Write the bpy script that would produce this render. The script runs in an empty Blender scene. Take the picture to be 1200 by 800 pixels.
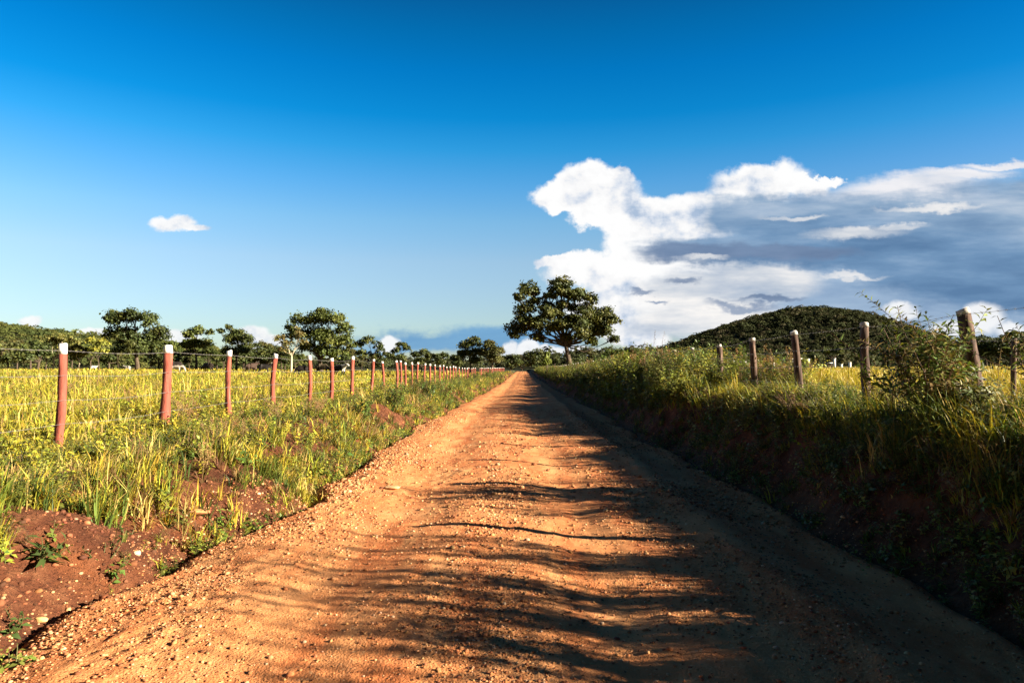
import bpy, math, random
import numpy as np
from mathutils import Vector, Matrix, Euler

random.seed(7)
RNG = np.random.default_rng(11)
scene = bpy.context.scene
col = scene.collection
PI = math.pi

# ------------------------------------------------------------------ camera
CAM_Z = 1.6
F = 800.0                                   # focal length in photo pixels (1200 wide)
PITCH = math.atan(31 / F); YAW = math.atan(12 / F)
cam_d = bpy.data.cameras.new('camera'); cam = bpy.data.objects.new('camera', cam_d); col.objects.link(cam)
cam_d.lens = 24; cam_d.sensor_width = 36; cam_d.clip_start = 0.05; cam_d.clip_end = 20000
cam.location = (0, 0, CAM_Z); cam.rotation_euler = (PI / 2 + PITCH, 0, YAW)
scene.camera = cam
CR = Euler((PI / 2 + PITCH, 0, YAW)).to_matrix()

def ray(px, py):
    return CR @ Vector(((px - 600) / F, (400 - py) / F, -1))
def at(px, py, d):                           # point d metres down the road that the photo shows at px, py
    v = ray(px, py); s = d / v.y
    return Vector((v.x * s, d, CAM_Z + v.z * s))

# ------------------------------------------------------------------ noise
def _h(ix, iy, s):
    v = np.sin(ix * 127.1 + iy * 311.7 + s * 74.7) * 43758.5453
    return v - np.floor(v)
def vnoise(x, y, s=0):
    x = np.asarray(x, float); y = np.asarray(y, float)
    ix = np.floor(x); iy = np.floor(y); fx = x - ix; fy = y - iy
    fx = fx * fx * (3 - 2 * fx); fy = fy * fy * (3 - 2 * fy)
    a = _h(ix, iy, s); b = _h(ix + 1, iy, s); c = _h(ix, iy + 1, s); d = _h(ix + 1, iy + 1, s)
    return (a * (1 - fx) + b * fx) * (1 - fy) + (c * (1 - fx) + d * fx) * fy - 0.5
def fbm(x, y, s=0, o=4):
    r = 0; a = 1.0; f = 1.0
    for i in range(o):
        r = r + a * vnoise(x * f, y * f, s + i * 3.3); a *= 0.5; f *= 2.03
    return r
def sm(a, b, x):
    t = np.clip((np.asarray(x, float) - a) / (b - a), 0, 1); return t * t * (3 - 2 * t)

# ------------------------------------------------------------------ terrain
def corridor(x, y):
    dip = -0.30 * sm(15, 75, y) + 0.28 * sm(90, 230, y)
    return dip * (1 - sm(8, 28, np.abs(x)))
def edge_l(y): return -2.72 + 0.34 * np.exp(-((np.asarray(y, float) - 8.2) / 2.2) ** 2) + 0.45 * fbm(y * 0.55, 0 * y, 5, 3)
def edge_r(y): return 2.80 + 0.35 * fbm(y * 0.5, 0 * y, 9, 3)
def ground_h(x, y):
    x = np.asarray(x, float); y = np.asarray(y, float)
    el = edge_l(y); er = edge_r(y)
    tl = el - x; tr = x - er
    lump = fbm(x * 0.9, y * 0.9, 21, 4)
    bl = 0.58 * sm(0.0, 1.35 + 0.5 * vnoise(y * 0.7, 0 * y, 3), tl)
    br = 0.97 * sm(0.0, 1.30 + 0.4 * vnoise(y * 0.6, 0 * y, 4), tr)
    h = bl + br
    off = np.maximum(tl, tr)
    inside = sm(0.12, -0.25, off)
    h = h - 0.14 * inside
    h = h - 0.09 * np.exp(-((tl - 0.10) / 0.16) ** 2) - 0.06 * np.exp(-((tr - 0.1) / 0.2) ** 2)
    amp = sm(0, 0.5, off)
    slope = amp * np.exp(-((off - 0.9) / 0.9) ** 2)
    h = h + 0.24 * slope * lump + 0.05 * amp * fbm(x * 3.1, y * 3.1, 33, 3) + 0.05 * amp * fbm(x * 6, y * 6, 35, 4) * np.exp(-off / 3)
    r = np.hypot(x, y)
    h = h + 0.5 * sm(9, 70, np.abs(x)) + 0.12 * fbm(x * 0.07, y * 0.07, 8, 3) * sm(5, 15, np.abs(x))
    return h + corridor(x, y)
def road_h(x, y):
    x = np.asarray(x, float); y = np.asarray(y, float)
    wob = 0.25 * fbm(y * 0.12, 0 * y, 51, 2)
    h = 0.07 * (1 - (x / 3.0) ** 2)
    for c, w, dpt in ((-1.35, 0.38, 0.045), (0.45, 0.40, 0.05), (1.75, 0.22, -0.05), (-2.25, 0.45, -0.045), (2.45, 0.4, 0.04)):
        h = h - dpt * np.exp(-((x + wob - c) / w) ** 2)
    h = h + 0.045 * fbm(x * 0.8, y * 0.5, 61, 3) + 0.022 * fbm(x * 3.3, y * 2.3, 63, 3)
    near = 1 - sm(14, 40, y)
    rough = 0.6 + 0.9 * sm(0.05, 0.3, fbm(x * 1.5, y * 0.5, 67, 2)) + 0.8 * np.exp(-((x + 2.3) / 0.6) ** 2)
    h = h + near * 0.011 * rough * fbm(x * 16, y * 13, 65, 3)
    h = h - 0.16 * sm(-0.12, 0.30, np.maximum(edge_l(y) - x, x - edge_r(y)))
    return h + corridor(x, y)

# ------------------------------------------------------------------ mesh helpers
def link(o, parent=None):
    col.objects.link(o)
    if parent is not None: o.parent = parent
    return o
def tri_mesh(name, V, T, C=None, smooth=False, mats=()):
    V = np.asarray(V, np.float32); T = np.asarray(T, np.int32)
    me = bpy.data.meshes.new(name)
    me.vertices.add(len(V)); me.vertices.foreach_set('co', V.ravel())
    n = T.shape[1]
    me.loops.add(T.size); me.loops.foreach_set('vertex_index', T.ravel())
    me.polygons.add(len(T)); me.polygons.foreach_set('loop_start', np.arange(0, T.size, n, dtype=np.int32))
    if smooth: me.polygons.foreach_set('use_smooth', np.ones(len(T), bool))
    if C is not None:
        ca = me.color_attributes.new('col', 'FLOAT_COLOR', 'POINT')
        c4 = np.ones((len(V), 4), np.float32); c4[:, :3] = C
        ca.data.foreach_set('color', c4.ravel())
    for m in mats: me.materials.append(m)
    me.update(); me.validate()
    return me
def mobj(name, V, T, C=None, m=None, parent=None, smooth=False, loc=None):
    me = tri_mesh(name, V, T, C, smooth, [m] if m else [])
    o = link(bpy.data.objects.new(name, me), parent)
    if loc is not None: o.location = loc
    return o
def grid_mesh(name, xs, ys, hf, m):
    X, Y = np.meshgrid(xs, ys); Z = hf(X, Y)
    V = np.stack([X, Y, Z], -1).reshape(-1, 3)
    ny, nx = X.shape
    i = (np.arange(ny - 1)[:, None] * nx + np.arange(nx - 1)[None, :]).ravel()
    Q = np.stack([i, i + 1, i + nx + 1, i + nx], -1)
    return mobj(name, V, Q, None, m, smooth=True)
def tag(o, label=None, cat=None, group=None, kind=None):
    if label: o['label'] = label
    if cat: o['category'] = cat
    if group: o['group'] = group
    if kind: o['kind'] = kind
    return o
def empty(name, loc, rz=0.0):
    o = link(bpy.data.objects.new(name, None)); o.location = loc; o.rotation_euler = (0, 0, rz)
    o.empty_display_size = 0.2
    return o
def copy_tree(o, parent=None):
    c = o.copy(); col.objects.link(c)
    if parent is not None: c.parent = parent
    for ch in list(o.children): copy_tree(ch, c)
    return c
class Acc:                                   # collects triangles
    def __init__(s): s.V = []; s.T = []; s.C = []; s.n = 0
    def add(s, V, T, c=(1, 1, 1)):
        V = np.asarray(V, float); T = np.asarray(T, int)
        s.V.append(V); s.T.append(T + s.n); s.n += len(V)
        c = np.asarray(c, float)
        s.C.append(np.broadcast_to(c, (len(V), 3)) if c.ndim == 1 else c)
    def get(s): return np.concatenate(s.V), np.concatenate(s.T), np.concatenate(s.C)
    def obj(s, name, m, parent=None, smooth=False, loc=None):
        V, T, C = s.get(); return mobj(name, V, T, C, m, parent, smooth, loc)
def tube(path, radii, sides=8, cap=True, jit=0.0, rng=None):
    path = np.asarray(path, float); n = len(path); radii = np.broadcast_to(np.asarray(radii, float), (n,))
    V = []; up0 = np.array([0.13, 0.31, 0.94])
    for i in range(n):
        t = path[min(i + 1, n - 1)] - path[max(i - 1, 0)]; t = t / (np.linalg.norm(t) + 1e-9)
        ref = np.array([1.0, 0.05, 0.02]) if abs(t[2]) > 0.6 else up0
        a = np.cross(t, ref); a /= np.linalg.norm(a); b = np.cross(t, a)
        ang = np.arange(sides) * 2 * PI / sides
        rr = radii[i] * (1 + (rng.normal(0, jit, sides) if jit else 0))
        V.append(path[i] + (np.cos(ang) * rr)[:, None] * a + (np.sin(ang) * rr)[:, None] * b)
    V = np.concatenate(V); T = []
    for i in range(n - 1):
        for k in range(sides):
            p = i * sides + k; q = i * sides + (k + 1) % sides
            T += [(p, q, q + sides), (p, q + sides, p + sides)]
    if cap:
        V = np.vstack([V, path[-1:], path[:1]]); e = n * sides
        for k in range(sides):
            T.append(((n - 1) * sides + k, (n - 1) * sides + (k + 1) % sides, e)); T.append(((k + 1) % sides, k, e + 1))
    return V, np.array(T)
def box(c, s, rz=0.0):
    x, y, z = np.array(s) / 2.0
    V = np.array([(sx * x, sy * y, sz * z) for sz in (-1, 1) for sy in (-1, 1) for sx in (-1, 1)])
    if rz:
        ca, sa = math.cos(rz), math.sin(rz); V = np.stack([V[:, 0] * ca - V[:, 1] * sa, V[:, 0] * sa + V[:, 1] * ca, V[:, 2]], -1)
    T = [(0, 2, 3), (0, 3, 1), (4, 5, 7), (4, 7, 6), (0, 1, 5), (0, 5, 4), (2, 6, 7), (2, 7, 3), (0, 4, 6), (0, 6, 2), (1, 3, 7), (1, 7, 5)]
    return V + np.array(c), np.array(T)

# ------------------------------------------------------------------ materials
def new_mat(name):
    m = bpy.data.materials.new(name); m.use_nodes = True
    nt = m.node_tree; nt.nodes.clear()
    return m, nt, nt.nodes.new('ShaderNodeOutputMaterial')
def N(nt, t, **kw):
    n = nt.nodes.new(t)
    for k, v in kw.items():
        if k.startswith('i_'): n.inputs[k[2:].replace('_', ' ')].default_value = v
        else: setattr(n, k, v)
    return n
def ramp(nt, fac, stops, interp='LINEAR'):
    n = nt.nodes.new('ShaderNodeValToRGB'); cr = n.color_ramp; cr.interpolation = interp
    while len(cr.elements) < len(stops): cr.elements.new(0.5)
    for e, (p, c) in zip(cr.elements, stops): e.position = p; e.color = (*c, 1)
    nt.links.new(fac, n.inputs[0]); return n.outputs[0]
def mixc(nt, fac, a, b, mode='MIX'):
    n = nt.nodes.new('ShaderNodeMix'); n.data_type = 'RGBA'; n.blend_type = mode
    for s, v in ((0, fac), (6, a), (7, b)):
        if hasattr(v, 'is_linked') or hasattr(v, 'links'): nt.links.new(v, n.inputs[s])
        elif s == 0: n.inputs[0].default_value = v
        else: n.inputs[s].default_value = (*v, 1)
    return n.outputs[2]
def noise_tex(nt, vec, scale, detail=4, rough=0.55):
    n = N(nt, 'ShaderNodeTexNoise'); n.inputs['Scale'].default_value = scale
    n.inputs['Detail'].default_value = detail; n.inputs['Roughness'].default_value = rough
    if vec is not None: nt.links.new(vec, n.inputs['Vector'])
    return n.outputs['Fac']
def math_n(nt, op, a, b=None, clamp=False):
    n = nt.nodes.new('ShaderNodeMath'); n.operation = op; n.use_clamp = clamp
    for i, v in enumerate((a, b)):
        if v is None: continue
        if isinstance(v, (int, float)): n.inputs[i].default_value = v
        else: nt.links.new(v, n.inputs[i])
    return n.outputs[0]
def maprange(nt, v, a, b, c=0.0, d=1.0, smooth=True):
    n = nt.nodes.new('ShaderNodeMapRange'); n.interpolation_type = 'SMOOTHSTEP' if smooth else 'LINEAR'
    nt.links.new(v, n.inputs[0]); n.inputs[1].default_value = a; n.inputs[2].default_value = b
    n.inputs[3].default_value = c; n.inputs[4].default_value = d
    return n.outputs[0]

def leaf_mat(name, trans=0.3, rough=0.5, spec=0.4, gain=1.0):
    m, nt, out = new_mat(name)
    a = N(nt, 'ShaderNodeAttribute', attribute_name='col')
    geo = N(nt, 'ShaderNodeNewGeometry')
    hv = N(nt, 'ShaderNodeHueSaturation')
    nt.links.new(a.outputs['Color'], hv.inputs['Color']); hv.inputs['Value'].default_value = gain
    p = N(nt, 'ShaderNodeBsdfPrincipled', i_Roughness=rough)
    p.inputs['Specular IOR Level'].default_value = spec
    nt.links.new(hv.outputs[0], p.inputs['Base Color'])
    t = N(nt, 'ShaderNodeBsdfTranslucent')
    tc = mixc(nt, 1.0, hv.outputs[0], (1.15, 1.1, 0.6), 'MULTIPLY')
    nt.links.new(tc, t.inputs['Color'])
    mx = N(nt, 'ShaderNodeMixShader'); mx.inputs[0].default_value = trans
    nt.links.new(p.outputs[0], mx.inputs[1]); nt.links.new(t.outputs[0], mx.inputs[2])
    nt.links.new(mx.outputs[0], out.inputs[0])
    return m
M = {}
M['grass'] = leaf_mat('grass_blades', 0.22, 0.55, 0.3)
M['weed'] = leaf_mat('weed_leaves', 0.25, 0.52, 0.3)
M['foliage'] = leaf_mat('tree_foliage', 0.20, 0.58, 0.25)
M['forest'] = leaf_mat('forest_foliage', 0.15, 0.9, 0.03)

def soil_nodes(nt):
    tc = N(nt, 'ShaderNodeTexCoord'); v = tc.outputs['Object']
    n1 = noise_tex(nt, v, 1.3, 5); n2 = noise_tex(nt, v, 9, 5); n3 = noise_tex(nt, v, 45, 4, 0.65)
    return v, n1, n2, n3
def bump(nt, h, strength, dist, normal=None):
    b = N(nt, 'ShaderNodeBump'); b.inputs['Strength'].default_value = strength; b.inputs['Distance'].default_value = dist
    nt.links.new(h, b.inputs['Height'])
    if normal is not None: nt.links.new(normal, b.inputs['Normal'])
    return b.outputs[0]
def ground_material():
    m, nt, out = new_mat('ground_soil')
    v, n1, n2, n3 = soil_nodes(nt)
    soil = ramp(nt, n1, [(0.3, (0.060, 0.020, 0.010)), (0.5, (0.105, 0.034, 0.015)), (0.7, (0.21, 0.070, 0.026))])
    soil = mixc(nt, maprange(nt, n2, 0.42, 0.7), soil, (0.17, 0.066, 0.030))
    soil = mixc(nt, maprange(nt, n3, 0.58, 0.75, 0, 0.8), soil, (0.035, 0.014, 0.009))
    turf = ramp(nt, n2, [(0.3, (0.06, 0.050, 0.012)), (0.55, (0.13, 0.105, 0.020)), (0.75, (0.22, 0.17, 0.04))])
    sx = N(nt, 'ShaderNodeSeparateXYZ'); nt.links.new(v, sx.inputs[0])
    ax = math_n(nt, 'ABSOLUTE', sx.outputs[0])
    ax = math_n(nt, 'ADD', ax, math_n(nt, 'MULTIPLY', n1, 1.8))
    c = mixc(nt, maprange(nt, ax, 5.0, 6.2), soil, turf)
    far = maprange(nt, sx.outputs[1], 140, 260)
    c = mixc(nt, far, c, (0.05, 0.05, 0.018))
    p = N(nt, 'ShaderNodeBsdfPrincipled', i_Roughness=0.95); p.inputs['Specular IOR Level'].default_value = 0.15
    nt.links.new(c, p.inputs['Base Color'])
    b = bump(nt, n2, 1.0, 0.09); b = bump(nt, n3, 1.0, 0.03, b)
    nt.links.new(b, p.inputs['Normal']); nt.links.new(p.outputs[0], out.inputs[0])
    return m
def road_material():
    m, nt, out = new_mat('red_dirt_road')
    v, n1, n2, n3 = soil_nodes(nt)
    mp = N(nt, 'ShaderNodeMapping'); mp.inputs['Scale'].default_value = (2.2, 0.35, 1); nt.links.new(v, mp.inputs[0])
    st = noise_tex(nt, mp.outputs[0], 1.6, 5)
    c = ramp(nt, n1, [(0.3, (0.46, 0.160, 0.056)), (0.5, (0.55, 0.235, 0.088)), (0.72, (0.60, 0.285, 0.120))])
    c = mixc(nt, maprange(nt, st, 0.40, 0.68), c, (0.48, 0.150, 0.050))
    c = mixc(nt, maprange(nt, n2, 0.55, 0.75, 0, 0.7), c, (0.60, 0.275, 0.115))
    n4 = noise_tex(nt, v, 120, 3, 0.6)
    c = mixc(nt, maprange(nt, n4, 0.60, 0.70, 0, 0.65), c, (0.22, 0.075, 0.028))
    vo = N(nt, 'ShaderNodeTexVoronoi'); vo.inputs['Scale'].default_value = 70; nt.links.new(v, vo.inputs['Vector'])
    c = mixc(nt, maprange(nt, vo.outputs['Color'], 0.8, 0.95, 0, 0.5), c, (0.66, 0.40, 0.20))
    p = N(nt, 'ShaderNodeBsdfPrincipled', i_Roughness=0.95); p.inputs['Specular IOR Level'].default_value = 0.12
    nt.links.new(c, p.inputs['Base Color'])
    b = bump(nt, n2, 0.5, 0.02); b = bump(nt, n3, 0.9, 0.012, b)
    b = bump(nt, vo.outputs['Distance'], 0.7, -0.006, b)
    b = bump(nt, n4, 0.7, 0.005, b)
    nt.links.new(b, p.inputs['Normal']); nt.links.new(p.outputs[0], out.inputs[0])
    return m
def simple_mat(name, stops, scale=8, rough=0.8, spec=0.3, stretch=(1, 1, 1), bumpd=0.01, bumps=0.6):
    m, nt, out = new_mat(name)
    tc = N(nt, 'ShaderNodeTexCoord')
    mp = N(nt, 'ShaderNodeMapping'); mp.inputs['Scale'].default_value = stretch
    oi = N(nt, 'ShaderNodeObjectInfo')
    ad = N(nt, 'ShaderNodeVectorMath'); nt.links.new(tc.outputs['Object'], ad.inputs[0])
    sc = math_n(nt, 'MULTIPLY', oi.outputs['Random'], 37.0)
    nt.links.new(sc, ad.inputs[1]); nt.links.new(ad.outputs[0], mp.inputs[0])
    n1 = noise_tex(nt, mp.outputs[0], scale, 6, 0.6)
    c = ramp(nt, n1, stops)
    p = N(nt, 'ShaderNodeBsdfPrincipled', i_Roughness=rough); p.inputs['Specular IOR Level'].default_value = spec
    nt.links.new(c, p.inputs['Base Color'])
    nt.links.new(bump(nt, n1, bumps, bumpd), p.inputs['Normal']); nt.links.new(p.outputs[0], out.inputs[0])
    return m
def attr_mat(name, rough=0.85, spec=0.2):
    m, nt, out = new_mat(name)
    a = N(nt, 'ShaderNodeAttribute', attribute_name='col')
    tc = N(nt, 'ShaderNodeTexCoord'); n1 = noise_tex(nt, tc.outputs['Object'], 30, 4)
    c = mixc(nt, 1.0, a.outputs['Color'], ramp(nt, n1, [(0.3, (0.7, 0.7, 0.7)), (0.7, (1.15, 1.15, 1.15))]), 'MULTIPLY')
    p = N(nt, 'ShaderNodeBsdfPrincipled', i_Roughness=rough); p.inputs['Specular IOR Level'].default_value = spec
    nt.links.new(c, p.inputs['Base Color'])
    nt.links.new(bump(nt, n1, 0.6, 0.004), p.inputs['Normal']); nt.links.new(p.outputs[0], out.inputs[0])
    return m
M['ground'] = ground_material(); M['road'] = road_material()
M['stone'] = attr_mat('gravel_stone'); M['hide'] = attr_mat('cattle_hide', 0.7)
M['red_post'] = simple_mat('red_painted_wood', [(0.32, (0.07, 0.025, 0.018)), (0.42, (0.22, 0.055, 0.036)), (0.60, (0.29, 0.078, 0.052)), (0.76, (0.36, 0.15, 0.105))], 6, 0.85, 0.2, (3, 3, 0.6), 0.02)
M['brown_post'] = simple_mat('weathered_red_wood', [(0.30, (0.020, 0.013, 0.010)), (0.46, (0.062, 0.036, 0.026)), (0.58, (0.125, 0.072, 0.050)), (0.74, (0.32, 0.23, 0.17))], 6, 0.8, 0.2, (4, 4, 0.5), 0.012)
M['white_paint'] = simple_mat('white_lime_paint', [(0.28, (0.40, 0.30, 0.24)), (0.42, (0.74, 0.70, 0.64)), (0.7, (0.82, 0.80, 0.76))], 9, 0.7, 0.3, (1, 1, 1), 0.006)
M['pale_wood'] = simple_mat('sun_bleached_wood', [(0.28, (0.16, 0.13, 0.11)), (0.45, (0.42, 0.38, 0.34)), (0.7, (0.56, 0.53, 0.49))], 12, 0.8, 0.2, (1, 1, 1), 0.006)
M['wire'] = simple_mat('galvanised_wire', [(0.3, (0.13, 0.115, 0.105)), (0.7, (0.26, 0.24, 0.23))], 20, 0.5, 0.5)
M['bark'] = simple_mat('dark_bark', [(0.3, (0.035, 0.025, 0.018)), (0.55, (0.09, 0.065, 0.045)), (0.75, (0.16, 0.12, 0.085))], 5, 0.9, 0.15, (2, 2, 0.5), 0.03)
M['pale_bark'] = simple_mat('pale_dead_wood', [(0.3, (0.34, 0.27, 0.18)), (0.6, (0.52, 0.43, 0.30)), (0.8, (0.60, 0.52, 0.38))], 5, 0.85, 0.2, (2, 2, 0.5), 0.02)
M['hill'] = simple_mat('wooded_hillside', [(0.3, (0.018, 0.022, 0.010)), (0.7, (0.05, 0.05, 0.022))], 0.08, 0.95, 0.1)
M['shed_wall'] = simple_mat('blue_grey_boards', [(0.3, (0.05, 0.075, 0.08)), (0.7, (0.11, 0.14, 0.145))], 3, 0.8, 0.2)
M['cream'] = simple_mat('cream_paint', [(0.3, (0.50, 0.42, 0.22)), (0.7, (0.66, 0.58, 0.34))], 4, 0.7, 0.2)
M['roof'] = simple_mat('white_roof_sheet', [(0.3, (0.6, 0.6, 0.58)), (0.7, (0.78, 0.78, 0.76))], 2, 0.5, 0.4)
M['dark'] = simple_mat('opening_shade', [(0.3, (0.01, 0.012, 0.015)), (0.7, (0.02, 0.022, 0.025))], 2, 0.8, 0.2)  # shade inside the shed painted as a flat dark colour
M['horn'] = simple_mat('horn', [(0.3, (0.30, 0.26, 0.20)), (0.7, (0.5, 0.45, 0.36))], 9, 0.5, 0.4)

# ------------------------------------------------------------------ ground and road
def geo(a, b, s0, g):
    r = [a]; s = s0
    while r[-1] < b: r.append(r[-1] + s); s *= g
    return r
xs_p = np.arange(0, 7.0, 0.06).tolist() + geo(7.0, 4000, 0.10, 1.13)
xs_g = np.array(sorted(set([-x for x in xs_p] + xs_p)))
ys_g = np.array(list(-np.array(geo(2.0, 500, 0.3, 1.3))[::-1]) + np.arange(-1.7, 3.0, 0.2).tolist() + np.arange(3.0, 16, 0.06).tolist() + geo(16, 6000, 0.09, 1.035))
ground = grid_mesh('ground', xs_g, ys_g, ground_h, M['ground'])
tag(ground, 'red earth ground rising in low banks beside the dirt road', 'ground', kind='structure')
xs_r = np.arange(-3.75, 3.76, 0.03)
ys_r = np.array(np.arange(-8, 3.2, 0.12).tolist() + np.arange(3.2, 11, 0.026).tolist() + geo(11, 300, 0.03, 1.025))
road = grid_mesh('dirt_road', xs_r, ys_r, road_h, M['road'])
tag(road, 'straight red dirt road running to the horizon', 'road', kind='structure')

def surf(x, y): return np.maximum(ground_h(x, y), np.where(np.abs(x) < 3.75, road_h(x, y), -9))

# ------------------------------------------------------------------ blades, plants
def blades(P, h, w, az, lean, C, single=False, twist=None):
    n = len(P); up = np.array([0, 0, 1.0])
    d = np.stack([np.cos(az), np.sin(az), 0 * az], -1)
    a2 = az + (twist if twist is not None else 0)
    s = np.stack([-np.sin(a2), np.cos(a2), 0 * az], -1) * (w / 2)[:, None]
    l1 = lean * 0.45; l2 = lean * 1.35
    mid = P + (h * 0.55)[:, None] * (np.cos(l1)[:, None] * up + np.sin(l1)[:, None] * d)
    tip = mid + (h * 0.45)[:, None] * (np.cos(l2)[:, None] * up + np.sin(l2)[:, None] * d)
    if single:
        V = np.stack([P - s, P + s, tip], 1).reshape(-1, 3)
        T = np.arange(3 * n).reshape(n, 3); return V, T, np.repeat(C, 3, 0)
    V = np.stack([P - s, P + s, mid - s * 0.8, mid + s * 0.8, tip], 1).reshape(-1, 3)
    b = np.arange(n)[:, None] * 5
    T = np.stack([b + [0, 1, 3], b + [0, 3, 2], b + [2, 3, 4]], 1).reshape(-1, 3)
    return V, T, np.repeat(C, 5, 0)
def pick(pal, n, rng=RNG, jit=0.12, w=None):
    pal = np.array(pal, float); i = rng.choice(len(pal), n, p=w)
    return np.clip(pal[i] * rng.lognormal(0, jit, (n, 1)) * rng.lognormal(0, 0.05, (n, 3)), 0.003, 0.85)
LIME = (0.31, 0.28, 0.028); YEL = (0.42, 0.33, 0.036); GRN = (0.12, 0.155, 0.024); STRAW = (0.46, 0.33, 0.10); DGRN = (0.055, 0.085, 0.018); BRN = (0.13, 0.07, 0.03)

def leaf_tris(b, d, n, L, W, droop=0.25, fold=0.18):
    """one folded leaf from base b along d with face normal n"""
    s = np.cross(d, n); s /= np.linalg.norm(s) + 1e-9
    m = b + d * L * 0.45 - n * droop * L * 0.10
    t = b + d * L * 0.97 - n * droop * L * 0.55
    V = np.array([b, m + s * W / 2 + n * fold * W, m, m - s * W / 2 + n * fold * W, t])
    return V, np.array([(0, 2, 1), (0, 3, 2), (1, 2, 4), (2, 3, 4)])
def unit(v): return v / (np.linalg.norm(v) + 1e-9)
def plant(seed, H, nst, leafL, leafW, nleaf, spread, pal, stemcol, branches=0, t0=0.15, r0=0.006, weights=None, upright=0.35, tipflower=None):
    rng = np.random.default_rng(seed); S = Acc(); Lf = Acc()
    pal = np.array(pal, float)
    def stem(base, direc, length, r, depth):
        k = 6; pts = [base]; d = unit(np.array(direc, float))
        for i in range(k):
            d = unit(d + rng.normal(0, 0.10, 3) + np.array([0, 0, 0.06 - 0.10 * (i / k) * spread]))
            pts.append(pts[-1] + d * length / k)
        pts = np.array(pts); S.add(*tube(pts, np.linspace(r, r * 0.35, k + 1), 4, False), stemcol)
        cb = pal[rng.choice(len(pal), p=weights)]
        nl = max(2, int(nleaf * (1 if depth == 0 else 0.6)))
        az = rng.uniform(0, 6.28)
        for j in range(nl):
            t = t0 + (1 - t0) * (j + rng.uniform(0, 1)) / nl
            q = t * k; i = min(int(q), k - 1); p = pts[i] + (pts[i + 1] - pts[i]) * (q - i)
            ax = unit(pts[i + 1] - pts[i]); az += 2.4 + rng.normal(0, 0.3)
            rad = np.array([math.cos(az), math.sin(az), 0]); rad = unit(rad - ax * rad.dot(ax))
            ld = unit(rad + ax * (upright + rng.normal(0, 0.2))); nn = unit(ax + np.array([0, 0, 0.4]) - ld * ld.dot(ax + np.array([0, 0, 0.4])) + rng.normal(0, 0.25, 3))
            sc = rng.uniform(0.6, 1.15) * (1.0 - 0.35 * t)
            V, T = leaf_tris(p, ld, nn, leafL * sc, leafW * sc, rng.uniform(0.1, 0.9))
            Lf.add(V, T, np.clip(cb * rng.lognormal(0, 0.22) * rng.lognormal(0, 0.05, 3), 0.004, 0.8))
        if tipflower is not None:
            for j in range(26):
                p = pts[-1] + rng.normal(0, 0.012, 3) - np.array([0, 0, rng.uniform(-0.02, 0.22 * length)])
                dd = unit(rng.normal(0, 1, 3) + np.array([0, 0, 0.8]))
                V, T = leaf_tris(p, dd, unit(rng.normal(0, 1, 3)), 0.03, 0.014); Lf.add(V, T, np.array(tipflower) * rng.lognormal(0, 0.2))
        if depth < branches:
            for j in range(rng.integers(3, 6)):
                t = rng.uniform(0.25, 0.9); i = min(int(t * k), k - 1)
                a = rng.uniform(0, 6.28); dd = unit(np.array([math.cos(a), math.sin(a), 0.0]) * 0.9 + (pts[i + 1] - pts[i]) / (length / k))
                stem(pts[i], dd, length * rng.uniform(0.35, 0.6) * (1 - 0.3 * t), r * 0.55, depth + 1)
    for s in range(nst):
        a = rng.uniform(0, 6.28); rr = rng.uniform(0, 1) ** 0.5
        stem(np.array([math.cos(a), math.sin(a), 0]) * 0.05 * spread * rr + np.array([0, 0, -0.03]),
             np.array([math.cos(a) * spread * rr, math.sin(a) * spread * rr, 1.0]), H * rng.uniform(0.6, 1.0), r0, 0)
    return S.get(), Lf.get()
def both(pl):
    (V1, T1, C1), (V2, T2, C2) = pl
    return np.vstack([V1, V2]), np.vstack([T1, T2 + len(V1)]), np.vstack([C1, C2])
def scatter(acc, var, P, sc, rz, tint=None, tilt=None):
    V, T, C = var; n = len(P)
    if n == 0: return
    ca = np.cos(rz)[:, None]; sa = np.sin(rz)[:, None]
    X = V[None, :, 0] * ca - V[None, :, 1] * sa; Y = V[None, :, 0] * sa + V[None, :, 1] * ca
    W = np.stack([X, Y, np.broadcast_to(V[None, :, 2], X.shape)], -1) * sc[:, None, None]
    if tilt is not None:
        W[..., 0] += W[..., 2] * tilt[:, 0:1]; W[..., 1] += W[..., 2] * tilt[:, 1:2]
    W = W + P[:, None, :]
    TT = T[None] + (np.arange(n) * len(V))[:, None, None]
    CC = np.broadcast_to(C[None], (n,) + C.shape) * (tint[:, None, :] if tint is not None else 1)
    acc.add(W.reshape(-1, 3), TT.reshape(-1, 3), np.clip(CC.reshape(-1, 3), 0, 0.85))

def bare_left(x, y):                         # worn soil on the near face of the left bank
    t = edge_l(y) - x
    n = fbm(x * 1.1, y * 0.9, 71, 3)
    near = 1 - sm(5.3, 6.6, y)
    b = (1 - sm(0.75 + 0.7 * n, 1.1 + 0.7 * n, t)) * near
    b2 = sm(0.08, 0.26, fbm(x * 0.8, y * 0.8, 73, 3)) * (1 - sm(0.9, 1.5, t)) * sm(8, 10, y)
    b3 = np.exp(-((x + 4.0) / 0.7) ** 2 - ((y - 11.8) / 1.1) ** 2) * 1.2
    b4 = np.exp(-((x + 3.2) / 0.5) ** 2 - ((y - 7.0) / 0.7) ** 2) * 1.2
    return np.clip(np.maximum(np.maximum(b, b2), np.maximum(b3, 0.85 * b4)), 0, 1)

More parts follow.
